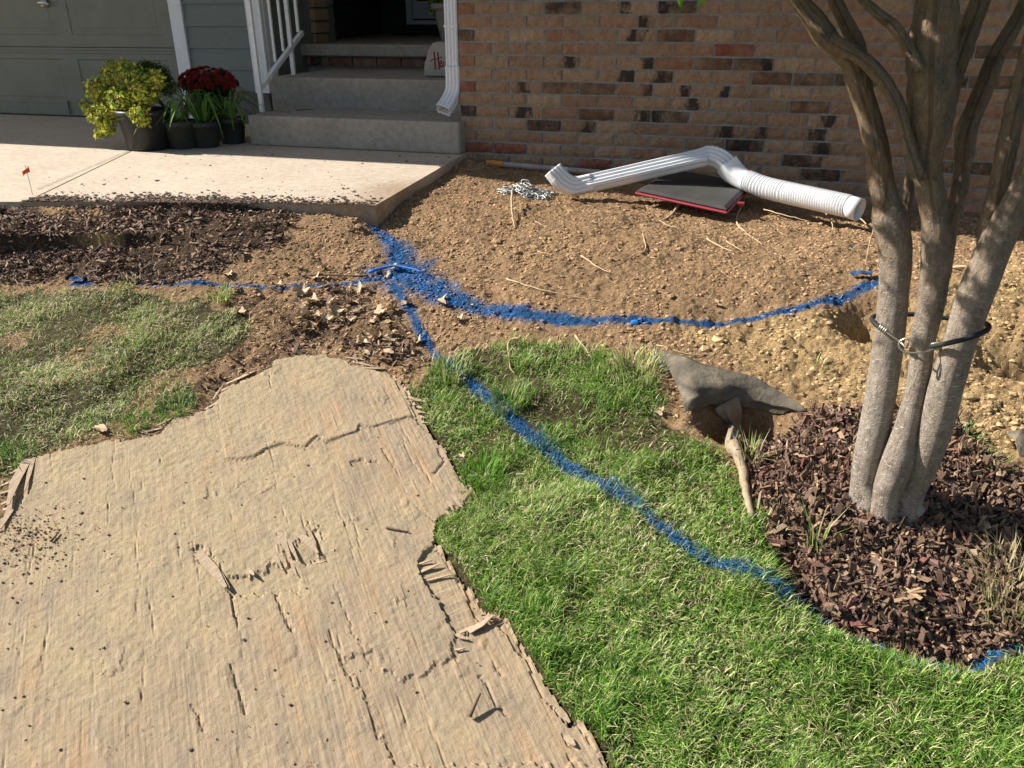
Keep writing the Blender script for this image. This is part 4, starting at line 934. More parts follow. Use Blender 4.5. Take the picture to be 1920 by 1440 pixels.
uvv = np.stack([UU[used], VV[used]], -1)
me = np_mesh('sheet', np.vstack([Vt, Vb]), np.vstack([top, sides]), np.vstack([mk, mk]), 'Col', False, np.vstack([uvv, uvv]))
M_ply = mat('weathered_plywood', rough=.9, spec=.15)
uvn = N(M_ply, 'ShaderNodeUVMap'); mpn = N(M_ply, 'ShaderNodeMapping'); mpn.inputs['Scale'].default_value = (1, .03, 1); L(M_ply, uvn.outputs[0], mpn.inputs[0])
g1 = N(M_ply, 'ShaderNodeTexNoise'); g1.inputs['Scale'].default_value = 170; g1.inputs['Detail'].default_value = 6; g1.inputs['Roughness'].default_value = .7; L(M_ply, mpn.outputs[0], g1.inputs[0])
mp2 = N(M_ply, 'ShaderNodeMapping'); mp2.inputs['Scale'].default_value = (1, .12, 1); L(M_ply, uvn.outputs[0], mp2.inputs[0])
g2 = N(M_ply, 'ShaderNodeTexNoise'); g2.inputs['Scale'].default_value = 22; g2.inputs['Detail'].default_value = 5; L(M_ply, mp2.outputs[0], g2.inputs[0])
g3 = N(M_ply, 'ShaderNodeTexNoise'); g3.inputs['Scale'].default_value = 55; g3.inputs['Detail'].default_value = 8; g3.inputs['Roughness'].default_value = .75; L(M_ply, uvn.outputs[0], g3.inputs[0])
g4 = N(M_ply, 'ShaderNodeTexNoise'); g4.inputs['Scale'].default_value = 5; g4.inputs['Detail'].default_value = 4; L(M_ply, uvn.outputs[0], g4.inputs[0])
wood = ramp(M_ply, g1.outputs[0], [(.25, (.24,.165,.105)), (.40, (.38,.275,.185)), (.58, (.46,.345,.24)), (.8, (.56,.45,.34))]).outputs[0]
tint = ramp(M_ply, g2.outputs[0], [(.3, (.80,.83,.90)), (.45, (.95,.94,.94)), (.55, (1.0,.98,.95)), (.72, (1.06,.90,.76))]).outputs[0]
wood = mix(M_ply, .9, wood, tint, 'MULTIPLY')
dst = ramp(M_ply, g3.outputs[0], [(.28, (.29,.205,.125)), (.45, (.43,.32,.205)), (.6, (.48,.365,.24)), (.78, (.58,.46,.33))]).outputs[0]
atp = N(M_ply, 'ShaderNodeAttribute', attribute_name='Col'); spp = N(M_ply, 'ShaderNodeSeparateColor'); L(M_ply, atp.outputs[0], spp.inputs[0])
f = math_(M_ply, 'ADD', math_(M_ply, 'MULTIPLY', spp.outputs[0], .55), math_(M_ply, 'MULTIPLY', math_(M_ply, 'SUBTRACT', g3.outputs[0], .5), 1.4))
f = math_(M_ply, 'ADD', f, math_(M_ply, 'MULTIPLY', math_(M_ply, 'SUBTRACT', g4.outputs[0], .5), 1.8))
f = math_(M_ply, 'ADD', f, math_(M_ply, 'MULTIPLY', math_(M_ply, 'SUBTRACT', g1.outputs[0], .5), -.8)); f = ramp(M_ply, f, [(.0, (0,0,0)), (.65, (1,1,1))]).outputs[0]
c = mix(M_ply, f, wood, dst)
g5 = N(M_ply, 'ShaderNodeTexNoise'); g5.inputs['Scale'].default_value = 9; g5.inputs['Detail'].default_value = 9; g5.inputs['Roughness'].default_value = .7; L(M_ply, uvn.outputs[0], g5.inputs[0])
c = mix(M_ply, 1.0, c, (.80, .835, .825), 'MULTIPLY'); c = mix(M_ply, .9, c, ramp(M_ply, g5.outputs[0], [(.3, (.74,.76,.80)), (.5, (1.0,.99,.97)), (.7, (1.12,1.08,1.02))]).outputs[0], 'MULTIPLY')
L(M_ply, c, bsdf(M_ply).inputs['Base Color'])
b = bump(M_ply, g1.outputs[0], .55, .003); b = bump(M_ply, g3.outputs[0], .8, .005, b); L(M_ply, b.outputs[0], bsdf(M_ply).inputs['Normal'])
bo = tuple(BP(500, 1000)); pw = empty('plywood_sheet', bo); tag(pw, 'weathered torn plywood sheet dusted with dry soil, lying on the lawn', 'plywood')
me.transform(Matrix.Translation(-Vector(bo))); link('sheet', me, M_ply, pw)
# splinters: lifted slivers and torn ply ends, each a part
M_split = noisy('torn_wood', (.30,.215,.135), (.52,.40,.28), 30, .9, .6, .001, 200, stretch=(6, 1, 6))
def splinter(px0, py0, px1, py1, w_, lift0=.004, lift1=.004, dark=False):
    a = BP(px0, py0)+[0,0,.006+lift0]; b_ = BP(px1, py1)+[0,0,.006+lift1]; d = b_-a; n_ = np.array([-d[1], d[0], 0]); n_ /= np.linalg.norm(n_)
    q = MB(); r = rnd; mid = (a+b_)/2+n_*w_*(r.random()-.5)*.6; t_ = .0025
    P_ = [a-n_*w_*.4, a+n_*w_*.5, mid+n_*w_*.5, b_+n_*w_*.15, b_-n_*w_*.1, mid-n_*w_*.5]; P_ = [p-np.array(bo) for p in P_]; n6 = 6
    V = [p-[0,0,t_] for p in P_]+[p for p in P_]
    q.add(V, [tuple(range(6)), tuple(range(6,12))[::-1]]+[(i,6+i,6+(i+1)%6,(i+1)%6) for i in range(6)]); return q.build('splinter', M_split, pw)
for s in ((52,866,18,960,.028,.004,.018),(64,862,48,930,.012,.002,.010),(27,935,3,1000,.02,.004,.01),(0,912,48,893,.012,-.004,-.002),(2,948,30,936,.01,-.002,0),(20,890,50,872,.01,-.002,0),(0,925,40,915,.01,-.006,-.002),(5,957,35,948,.014,-.004,0),(0,880,45,868,.006,-.006,-.004),
          (400,750,420,722,.006,-.002,0),(385,768,430,742,.01,-.004,-.002),(405,738,440,722,.01,-.004,-.002),(425,720,470,702,.012,-.004,-.002),(440,712,480,696,.01,-.005,-.003),(450,705,505,688,.01,-.006,-.004),(250,815,318,800,.01,-.004,-.004),(290,800,325,785,.012,-.004,-.002),(660,678,700,688,.012,-.004,-.004),(680,690,722,692,.01,-.004,-.004),(650,670,690,676,.01,-.005,-.004),
          (371,1040,425,1112,.026,.001,.012),(400,1060,432,1110,.008,.001,.006),(466,1072,478,1090,.010,0,.014),(520,990,545,1052,.016,0,.006),(555,1000,597,1045,.020,0,.008),(540,1010,560,1060,.010,0,.010),(575,990,598,1052,.010,0,.004),(500,1010,530,1075,.012,-.001,.004),(545,1050,557,1085,.008,-.002,.004),(590,1058,612,1056,.006,-.002,.002),
          (880,1190,925,1163,.014,.003,.010),(862,1190,930,1160,.008,.0,.004),(790,1074,825,1062,.010,-.002,.003),(785,1060,810,1054,.006,-.002,.002),(800,1090,850,1080,.006,-.003,0),(905,1160,940,1165,.008,-.002,.0),(855,1192,878,1205,.010,0,.004),(852,1222,872,1220,.006,0,.003),(1045,1330,1068,1358,.016,-.003,.0),(1060,1385,1078,1405,.014,0,.005),(815,1030,838,1020,.012,-.006,-.004),
          (765,745,800,757,.014,-.003,0),(780,770,798,776,.012,-.004,-.002),(785,780,800,786,.012,-.004,-.002),(788,790,802,795,.010,-.004,-.002),(782,762,796,768,.01,-.004,-.002),(848,930,868,958,.010,0,.004),(835,935,850,962,.010,0,.004),(828,950,845,972,.010,-.002,.002)):
    splinter(*s)
# loose sticks on the sheet
def stick(px0, py0, px1, py1, r_, label, mt=M_twig, on=BP, zoff=.012, bend=0, group=None, name='twig', lift=0):
    a = on(px0, py0)+[0,0,zoff]; b_ = on(px1, py1)+[0,0,zoff+lift]; mid = (a+b_)/2+np.array([bend, bend*.5, abs(bend)*.2])
    o0 = np.array(a); pts = catmull([a-o0, mid-o0, b_-o0], 6); V, Fc = tube(pts, [r_*(1-.5*i/(len(pts)-1)) for i in range(len(pts))], 7); q = MB(); q.add(V, Fc); o = q.build(name, mt, None, smooth=True); o.location = o0; tag(o, label, 'twig', group); return o
stick(724,996,766,1004,.0035,'short dark twig lying alone on the right half of the plywood')
stick(880,1352,901,1321,.0055,'broken wood sliver propped up near the lower right part of the plywood', lift=.02)
stick(97,1022,112,1005,.004,'small dark twig among soil crumbs at the left part of the plywood')

# ------------------------------------------------------------------ scatter: mulch chips, clods, grass
def inview(x, y, margin=120):
    z = base_h(x, y); d = np.stack([x-CAM[0], y-CAM[1], z-CAM[2]], -1); w_ = d@F_; px = 960+FPX*(d@R_)/w_; py = 720-FPX*(d@U_)/w_
    return (w_ > .3) & (px > -margin) & (px < 1920+margin) & (py > -50) & (py < 1440+margin)
def boxes(P, A, dims, cols, name, matn, seed):
    """many little wedge-shaped chips; P centre, A euler (n,3), dims (n,3)"""
    r = np.random.default_rng(seed); n = len(P)
    c = np.array([(-1,-1,-1),(1,-1,-1),(1,1,-1),(-1,1,-1),(-1,-1,1),(1,-1,1),(1,1,1),(-1,1,1)])*.5
    V = c[None]*dims[:,None,:]; V = V*(1+.45*(r.random((n,8,3))-.5)); V[:,:,0] *= 1
    ca, sa = np.cos(A), np.sin(A)
    x, y, z = V[...,0], V[...,1], V[...,2]
    y, z = y*ca[:,0:1]-z*sa[:,0:1], y*sa[:,0:1]+z*ca[:,0:1]; x, z = x*ca[:,1:2]+z*sa[:,1:2], -x*sa[:,1:2]+z*ca[:,1:2]; x, y = x*ca[:,2:3]-y*sa[:,2:3], x*sa[:,2:3]+y*ca[:,2:3]
    V = np.stack([x,y,z],-1)+P[:,None,:]
    f = np.array([(0,3,2,1),(4,5,6,7),(0,1,5,4),(1,2,6,5),(2,3,7,6),(3,0,4,7)]); Fc = (np.arange(n)[:,None,None]*8+f[None]).reshape(-1,4)
    o = link(name, np_mesh(name, V.reshape(-1,3), Fc, np.repeat(np.hstack([cols,np.ones((n,1))]),8,0)), matn); return o
def sample(x0, x1, y0, y1, n, r):
    x = r.uniform(x0, x1, n); y = r.uniform(y0, y1, n); return x, y
def bluemask(x, y):
    m_ = np.zeros_like(x)
    for P_, W_ in BLW: m_ = np.maximum(m_, 1-sstep(.0, 1.5, linesd(x, y, P_, W_)+.5*fbm(x, y, 18, 3, 202)))
    return m_
r = np.random.default_rng(5)
def chips(n, box, zi, thr, size, name, label_cols, seed, tilt=.5, prob=None, lift=.4):
    r = np.random.default_rng(seed); x, y = sample(*box, n, r); g, mu, cl, bl = zones(x, y); m_ = (g, mu, cl)[zi]
    keep = (m_*(.6+.8*r.random(n)) > thr) & inview(x, y) & (polysd(x, y, SLABFULL) > 0) & (polysd(x, y, BOARD_OUT) > .0)
    if prob is not None: keep &= r.random(n) < prob(x, y)
    x, y = x[keep], y[keep]; k = len(x); s = size*(.45+1.5*r.random(k)**3)
    dims = np.stack([s*(.9+1.7*r.random(k)), s*(.22+.38*r.random(k)), s*(.08+.18*r.random(k))], -1)
    A = np.stack([r.normal(0, tilt, k), r.normal(0, tilt, k), r.uniform(0, 6.283, k)], -1)
    z = hz(x, y)+s*lift*(r.random(k)*1.2-.2)
    ci = r.integers(0, len(label_cols), k); cols = np.array(label_cols)[ci]*(.45+.95*r.random((k,1)))
    bm_ = bluemask(x, y); isb = (r.random(k) < bm_*.85) & (s < size*1.1); cols[isb] = np.array([.02,.135,.36])*(.6+.8*r.random((isb.sum(),1)))
    return boxes(np.stack([x,y,z],-1), A, dims, cols, name, M_chip, seed+1)
MC = [(a_*1.12, b_*1.15, c_*1.05) for a_, b_, c_ in [(.11,.065,.048),(.15,.088,.062),(.20,.125,.085),(.075,.045,.036),(.28,.185,.125),(.16,.08,.062),(.12,.072,.055),(.23,.145,.10),(.13,.075,.065),(.17,.10,.07)]]
mound = lambda x, y: (x > 1.35).astype(float)
leftb = lambda x, y: (x <= 1.35).astype(float)
o = chips(180000, (1.3,3.0,-3.5,-2.2), 1, .5, .0125, 'bark_mulch', MC*6+[(.42,.30,.20),(.36,.25,.16),(.26,.10,.08)], 301, .85, mound, .9); tag(o, 'dark red brown bark mulch mounded around the tree', 'mulch', kind='stuff')
o = chips(190000, (-2.4,1.0,-2.9,-1.2), 1, .33, .0115, 'bark_mulch', MC+[(.30,.21,.14),(.36,.26,.17)], 303, .5, lambda x, y: leftb(x, y)*np.clip(.42+1.3*fbm(x, y, 5, 3, 171), .08, 1)*(1-.62*(1-sstep(-.08, .05, polysd(x, y, Z_litter)))), .6); tag(o, 'dark bark mulch spread over the bed in front of the walkway', 'mulch', kind='stuff')
# soil clods
ICO_V = []; t_ = (1+5**.5)/2
ICO_V = np.array([(-1,t_,0),(1,t_,0),(-1,-t_,0),(1,-t_,0),(0,-1,t_),(0,1,t_),(0,-1,-t_),(0,1,-t_),(t_,0,-1),(t_,0,1),(-t_,0,-1),(-t_,0,1)])/math.sqrt(1+t_*t_)
ICO_F = np.array([(0,11,5),(0,5,1),(0,1,7),(0,7,10),(0,10,11),(1,5,9),(5,11,4),(11,10,2),(10,7,6),(7,1,8),(3,9,4),(3,4,2),(3,2,6),(3,6,8),(3,8,9),(4,9,5),(2,4,11),(6,2,10),(8,6,7),(9,8,1)])
def clods(x, y, z, s, cols, name, seed, flat=.7):
    r = np.random.default_rng(seed); n = len(x); V = ICO_V[None]*(.65+.7*r.random((n,12,1)))*s[:,None,None]*np.stack([.8+.5*r.random(n), .8+.5*r.random(n), np.full(n, flat)], -1)[:,None,:]
    a = r.uniform(0,6.283,n); ca, sa = np.cos(a)[:,None], np.sin(a)[:,None]; X = V[...,0]*ca-V[...,1]*sa; Y = V[...,0]*sa+V[...,1]*ca
    V = np.stack([X+x[:,None], Y+y[:,None], V[...,2]+z[:,None]], -1); Fc = (np.arange(n)[:,None,None]*12+ICO_F[None]).reshape(-1,3)
    return link(name, np_mesh(name, V.reshape(-1,3), Fc, np.repeat(np.hstack([cols,np.ones((n,1))]),12,0)), M_clod)
def soil_clods(n, box, seed, size, name, label, sel):
    r = np.random.default_rng(seed); x, y = sample(*box, n, r); g, mu, cl, bl = zones(x, y)
    k = inview(x, y, 60) & (polysd(x, y, SLABFULL) > .0) & (polysd(x, y, BOARD_OUT) > .0) & (y < .0) & (r.random(n) < sel(x, y, g, mu, cl))
    x, y, cl, mu = x[k], y[k], cl[k], mu[k]; n = len(x); s = size*(.28+1.0*r.random(n)**5)*(1+.15*cl); s[r.random(n) < .006] *= 2.2
    c1_ = np.array([.47,.305,.17]); c2_ = np.array([.60,.42,.22]); cols = (c1_*(1-cl[:,None])+c2_*cl[:,None])*(.6+.5*r.random((n,1)))
    bm_ = bluemask(x, y); tt = np.clip(bm_*(.5+.9*r.random(n)), 0, 1)[:,None]*(bm_ > .08)[:,None]; cols = cols*(1-tt)+np.array([.02,.135,.38])*(.5+.8*r.random((n,1)))*tt
    o = clods(x, y, hz(x, y)+s*.02, s, cols, name, seed+1, .62); tag(o, label, 'soil', kind='stuff'); return o
soil_clods(85000, (-.2,2.9,-2.6,0), 401, .0072, 'soil_clods', 'loose crumbs of brown and yellow soil over the dug bed', lambda x, y, g, mu, cl: np.clip(1-g*1.5-mu*.9, 0, 1)*(.25+.75*sstep(-.3, .5, fbm(x, y, 6, 3, 71)))*(1-.2*cl))
soil_clods(24000, (-2.2,.9,-2.6,-1.3), 411, .0075, 'soil_clods', 'crumbs of brown soil through the left planting bed', lambda x, y, g, mu, cl: np.clip(1-g*1.5-mu*.5, 0, 1)*.8)
# crumbs on the concrete
r = np.random.default_rng(77); n = 6000; t_ = r.random(n); e_ = SE0[None]*(1-t_[:,None])+SE1[None]*t_[:,None]; off = np.abs(r.normal(0, .07, n))*(.4+1.2*r.random(n)); nn = np.array([-.23,.97])
x = e_[:,0]+nn[0]*off; y = e_[:,1]+nn[1]*off; dens = .25+.75*sstep(-.2, .5, fbm(x, y, 5, 2, 3)); k = (r.random(n) < dens) & (x < .05) & (off > .002); x, y = x[k], y[k]
x = np.r_[x, r.uniform(-1.9,.0,70)]; y = np.r_[y, r.uniform(-1.5,-.15,70)]; n = len(x); s = .003+.007*r.random(n)**3
o = boxes(np.stack([x,y,s*.35],-1), np.stack([r.normal(0,.2,n), r.normal(0,.2,n), r.uniform(0,6.28,n)],-1), np.stack([s*1.9,s,s*.5],-1), np.array([.13,.085,.06])*(.5+1.1*r.random((n,1))), 'mulch_crumbs', M_chip, 78); tag(o, 'scattered mulch crumbs on the pale concrete walkway', 'mulch', kind='stuff')
# crumbs on the plywood
n = 900; r = np.random.default_rng(79); pts = [BP(*p)[:2] for p in zip(r.normal(30,70,n), r.normal(1015,38,n))]; pts += [BP(*p)[:2] for p in zip(r.uniform(0,900,260), r.uniform(800,1440,260))]; pts = np.array(pts)
k = polysd(pts[:,0], pts[:,1], BOARD_OUT) < -.02; pts = pts[k]; n = len(pts); s = .0010+.0032*r.random(n)**4; big = r.random(n) < .02; s[big] *= 1.8
o = clods(pts[:,0], pts[:,1], board_z(pts[:,0], pts[:,1])+.008, s, np.array([.30,.215,.14])*(.4+1.1*r.random((n,1))), 'soil_crumbs', 80); tag(o, 'dark soil crumbs scattered on the plywood', 'soil', kind='stuff')

# grass
def grass(n, box, seed, name, label, prob, hmin, hmax, palette, weights, lean=(.5, 1.25), wid=.0011):
    r = np.random.default_rng(seed); x, y = sample(*box, n, r)
    k = (r.random(n) < prob(x, y)) & (polysd(x, y, BOARD_OUT) > .006) & inview(x, y, 160) & (polysd(x, y, SLABFULL) > .01)
    x, y = x[k], y[k]; n = len(x); tuft = fbm(x, y, 12, 2, seed+3); h = (hmin+(hmax-hmin)*r.random(n)**.8)*(1+.75*tuft)
    flow = fbm(x, y, 3, 2, seed+4)*6; az = np.where(r.random(n) < .22, flow+r.normal(0, .8, n), r.uniform(0, 6.283, n)); th = r.uniform(*lean, n)*(1-.25*np.clip(tuft, -1, 1))
    d = np.stack([np.cos(az), np.sin(az)], -1); sd_ = np.stack([-np.sin(az), np.cos(az), np.zeros(n)], -1); wv = wid*(.6+.8*r.random(n))
    root = np.stack([x, y, hz(x, y)-.003], -1); tw = r.normal(0, .5, n)
    m1 = root+np.hstack([d*(np.sin(th*.55)*h*.5)[:,None], (np.cos(th*.55)*h*.5)[:,None]])
    tip = m1+np.hstack([d*(np.sin(np.minimum(th*1.35, 1.75))*h*.55)[:,None], (np.cos(np.minimum(th*1.35, 1.75))*h*.55)[:,None]])
    side = sd_*np.cos(tw)[:,None]+np.hstack([d*np.sin(tw)[:,None]*.6, np.sin(tw)[:,None]*.5])
    V = np.stack([root-side*wv[:,None], root+side*wv[:,None], m1+side*wv[:,None]*.9, m1-side*wv[:,None]*.9, tip], 1)
    i0 = np.arange(n)*5; Q = np.stack([i0,i0+1,i0+2,i0+3],1); T = np.stack([i0+3,i0+2,i0+4],1)
    pz = fbm(x, y, 4, 3, seed+5); W = np.array(weights, float); W = W/W.sum(); cum = np.cumsum(W); u = np.clip(r.random(n)+pz*.22, 0, .9999); ci = np.searchsorted(cum, u)
    cols = np.array(palette)[np.clip(ci, 0, len(palette)-1)]*(.65+.7*r.random((n,1)))
    bm_ = bluemask(x, y); tt = np.clip(bm_*(.35+1.3*r.random(n)), 0, 1)[:,None]*(bm_ > .08)[:,None]; cols = cols*(1-tt)+np.array([.03,.19,.46])*(.45+1.0*r.random((n,1)))*tt
    o = link(name, np_mesh(name, V.reshape(-1,3), [Q, T], np.repeat(np.hstack([cols,np.ones((n,1))]),5,0)), M_blade); tag(o, label, 'grass', kind='stuff'); return o
GREENS = [(.075,.19,.022),(.14,.31,.035),(.26,.43,.065),(.42,.53,.14),(.62,.60,.30),(.74,.67,.42)]
def p_right(x, y): return 1-sstep(-.04, .03, polysd(x, y, Z_g2)+.05*fbm(x, y, 9, 3, 5)+.02*fbm(x, y, 30, 2, 8))
q0 = Gb(1100, 740)[:2]
def thin(x, y): return np.clip(1-.95*np.exp(-(((x-q0[0])/.75)**2+((y-q0[1])/.36)**2))*(.82+.9*fbm(x, y, 9, 2, 15)), .10, 1)
grass(620000, (.5,3.2,-4.3,-2.1), 501, 'lawn_grass', 'lush green lawn grass right of the plywood', lambda x, y: p_right(x, y)*thin(x, y)*np.clip(.78+.75*fbm(x, y, 16, 2, 91), .25, 1), .018, .042, GREENS, [3,4,4,3.4,2.4,1.8])
def p_left(x, y): return (1-sstep(-.08, .05, polysd(x, y, Z_g1)+.05*fbm(x, y, 9, 3, 5)))*np.clip(.36+.9*fbm(x, y, 8, 3, 19), .12, 1)
grass(200000, (-2.4,.4,-3.7,-2.1), 511, 'lawn_grass', 'patchy trampled grass left of the plywood', p_left, .016, .038, [(.11,.23,.03),(.20,.34,.05),(.32,.44,.09),(.46,.51,.20),(.62,.57,.34),(.72,.64,.42)], [2,2.4,3,3,3.2,3], (.75, 1.4))
def p_str(x, y): return (np.minimum(1, p_left(x, y)*1.0+p_right(x, y)*.30)+.012)
grass(90000, (-2.4,3.2,-4.3,-2.0), 521, 'dead_grass', 'dry straw coloured grass blades lying through the turf', p_str, .025, .05, [(.45,.38,.22),(.58,.50,.32),(.34,.27,.15)], [1,1,1], (1.2, 1.5), .0013)
# separate tufts
def tuft(px, py, n, h, label, cols=GREENS, spread=.03, seed=0, name='grass_tuft', straw=.2):
    r = np.random.default_rng(seed+int(px)); c_ = G(px, py); az = r.uniform(0,6.283,n); rr_ = spread*np.sqrt(r.random(n)); x = c_[0]+rr_*np.cos(az); y = c_[1]+rr_*np.sin(az); th = r.uniform(.2,1.1,n); hh = h*(.5+.6*r.random(n)); az2 = az+r.normal(0,.6,n)
    d = np.stack([np.cos(az2), np.sin(az2)],-1); sd_ = np.stack([-np.sin(az2), np.cos(az2), np.zeros(n)],-1)*.0016
    root = np.stack([x,y,hz(x,y)-.002],-1); m1 = root+np.hstack([d*(np.sin(th*.5)*hh*.5)[:,None], (np.cos(th*.5)*hh*.5)[:,None]]); tip = m1+np.hstack([d*(np.sin(th*1.3)*hh*.55)[:,None], (np.cos(th*1.3)*hh*.55)[:,None]])
    V = np.stack([root-sd_, root+sd_, m1+sd_*.9, m1-sd_*.9, tip],1)-c_; i0 = np.arange(n)*5
    cl_ = np.array(cols)[r.integers(0, len(cols), n)]*(.7+.6*r.random((n,1))); st_ = r.random(n) < straw; cl_[st_] = np.array([.5,.43,.25])
    o = link(name, np_mesh(name, V.reshape(-1,3), [np.stack([i0,i0+1,i0+2,i0+3],1), np.stack([i0+3,i0+2,i0+4],1)], np.repeat(np.hstack([cl_,np.ones((n,1))]),5,0)), M_blade, loc=tuple(c_)); tag(o, label, 'grass tuft')
    return o
tuft(116,374,26,.06,'small grass tuft at the joint end beside the concrete edge', spread=.02)
tuft(208,377,14,.03,'tiny bright green sprout at the edge of the concrete', [(.13,.35,.04)], .02, straw=0)
tuft(412,560,90,.05,'green tuft at the end of the blue line in the mulch', spread=.05)
tuft(240,535,80,.035,'pale dusty grass tuft in the mulch by the blue spot', spread=.05, straw=.5)
tuft(1400,872,40,.11,'grass tuft growing from the mulch edge beside the folded fabric', spread=.03, straw=.5)
tuft(1530,1035,12,.16,'long green grass stems lying over the bark mulch', [(.25,.38,.08)], .015, straw=.1)
tuft(1800,822,90,.05,'green tuft right of the tree trunks on yellow clay', spread=.05)
tuft(1845,870,110,.05,'yellowish tuft on the clay near the right edge', [(.30,.33,.08),(.2,.3,.05)], .06)
tuft(1905,1120,260,.10,'straw coloured dry grass clump at the right edge of the mulch', [(.55,.47,.25),(.45,.38,.18)], .09, straw=.5)
tuft(1880,1160,60,.09,'sparse dry grass hanging at the lower right of the mulch', [(.5,.45,.22),(.3,.35,.1)], .05, straw=.5)
tuft(1190,700,240,.075,'taller grass hummock left of the landscape fabric', spread=.085, straw=.25)
tuft(955,760,200,.075,'taller grass clump beside the painted line', [(.12,.27,.03),(.2,.32,.05)], .06)
tuft(905,900,180,.075,'bright grass clump at the broken corner of the plywood', [(.10,.27,.02),(.16,.33,.03)], .06, straw=.02)
tuft(840,700,170,.07,'olive green clump between plywood and blue line', spread=.07, straw=.3)
tuft(1540,690,16,.05,'small dry tuft behind the landscape fabric', spread=.03, straw=.6)
tuft(330,770,120,.05,'dense green clump touching the upper edge of the plywood', [(.09,.22,.03),(.14,.28,.04)], .06)
tuft(250,800,90,.05,'green clump next to the large tan leaf', [(.09,.24,.03),(.14,.30,.04)], .05)
tuft(30,860,90,.05,'grass clump by the splintered left corner of the plywood', [(.09,.24,.03),(.14,.30,.04)], .06)

# ------------------------------------------------------------------ dead leaves
leafmes = []
def leaf_mesh(seed, lobed=True):
    r = np.random.default_rng(seed); n = 22; ang = np.linspace(-math.pi, math.pi, n, endpoint=False); rad = .5+.5*np.cos(ang)*.35
    if lobed: rad = rad*(1+.32*np.cos(5*ang))+.05*r.normal(size=n)
    else: rad = rad*(1+.06*r.normal(size=n)); 
    asp = .85 if lobed else .45; c1_, c2_ = r.uniform(.8, 2.2), r.uniform(-1, 1)
    V = []
    for t_ in (0, .45, .75, 1):
        for a, q_ in zip(ang, rad):
            x = q_*t_*math.cos(a); y = q_*t_*math.sin(a)*asp; z = c1_*.35*y*y*2+.22*c2_*x*x+.05*math.sin(7*x+seed)*t_+.03*r.normal()*t_
            V.append((x*.05, y*.05, z*.05))
            if t_ == 0: break
    Fc = [(0, 1+i, 1+(i+1)%n) for i in range(n)]; Q = [(1+k*n+i, 1+(k+1)*n+i, 1+(k+1)*n+(i+1)%n, 1+k*n+(i+1)%n) for k in range(2) for i in range(n)]
    me = np_mesh('dead_leaf', V, [np.array(Fc), np.array(Q)], smooth=True); me.materials.append(M_dry); return me
leafmes = [leaf_mesh(i, i % 3 != 0) for i in range(9)]
def leaf(px, py, size, label, group=None, on=G, up=.006, tilt=.35, rz=None):
    c_ = on(px, py); o = link('dead_leaf', rnd.choice(leafmes), None, None, loc=(c_[0], c_[1], c_[2]+up+size*.08), rot=(rnd.gauss(0,tilt), rnd.gauss(0,tilt), rnd.random()*6.28 if rz is None else rz), scale=(size/.05*.62,)*3); tag(o, label, 'leaf', group); return o
leaf(192,812,.105,'large tan dead leaf lying against the upper left edge of the plywood', tilt=.1, rz=2.9)
for k in range(62):
    t_ = rnd.random(); px = rnd.gauss(640,75); py = 585+rnd.gauss(0,36)+(.12*(px-640))
    if polysd(np.array([Gb(px,py)[0]]), np.array([Gb(px,py)[1]]), BOARD_OUT)[0] < .015: py -= 50
    leaf(px, py, .04+.045*rnd.random(), 'curled dry leaf in the litter between blue line and plywood tip', 'dry leaves in the litter by the plywood tip')
for px, py, s, l in ((455,590,.06,'tan lobed leaf standing up in the litter at the far left of the leaf pile'),(300,378,.05,'folded pale leaf on the mulch at the edge of the concrete'),(880,575,.035,'small pale leaf standing in the blue painted soil'),(1075,597,.03,'flat pale leaf half covering the blue arc'),(855,603,.045,'brown curled leaf just below the blue arc'),
     (1185,392,.07,'crisp tan leaf near the red rimmed panel'),(1210,396,.06,'second crisp leaf closest to the corner of the red rimmed panel'),(1175,418,.06,'broad tan leaf flat on the clay below the red rimmed panel'),(1090,380,.05,'brown curled leaf right of the chain'),(1015,510,.04,'small dry leaf in the middle of the clay bed'),(975,535,.045,'crumpled leaf above the blue arc'),
     (1145,682,.05,'pale cupped leaf at the top of the grass'),(1000,675,.045,'pale leaf in the grass above the blue line'),(1235,775,.045,'tan leaf in the grass left of the landscape fabric'),(868,860,.03,'small orange tan leaf by the plywood side edge'),(1340,575,.05,'dry leaf beside the blue arc on its right half'),(1600,465,.07,'long brown leaf near the end of the white pipe'),
     (775,285,.03,'leaf scrap on the sunlit concrete'),(1012,1185,.028,'orange brown leaf scrap in the lawn near the plywood'),(1385,1340,.035,'pale leaf scrap low in the lawn'),(1500,1190,.03,'brown leaf scrap in the lawn under the blue line'),(570,625,.06,'dark tan leaf at the left side of the leaf pile')):
    leaf(px, py, s, l)
def onslab(px, py): return I(px, py, 2, .004)
leaf(643,352,.06,'curled brown leaf on the outer corner of the walkway', on=onslab); leaf(578,273,.07,'grey brown leaf at the foot of the lowest step', on=onslab, tilt=.1)
stick(555,208,588,206,.004,'dry twig on the lowest step', on=lambda a, b_: I(a,b_,2,Z1), zoff=.005, bend=.01)

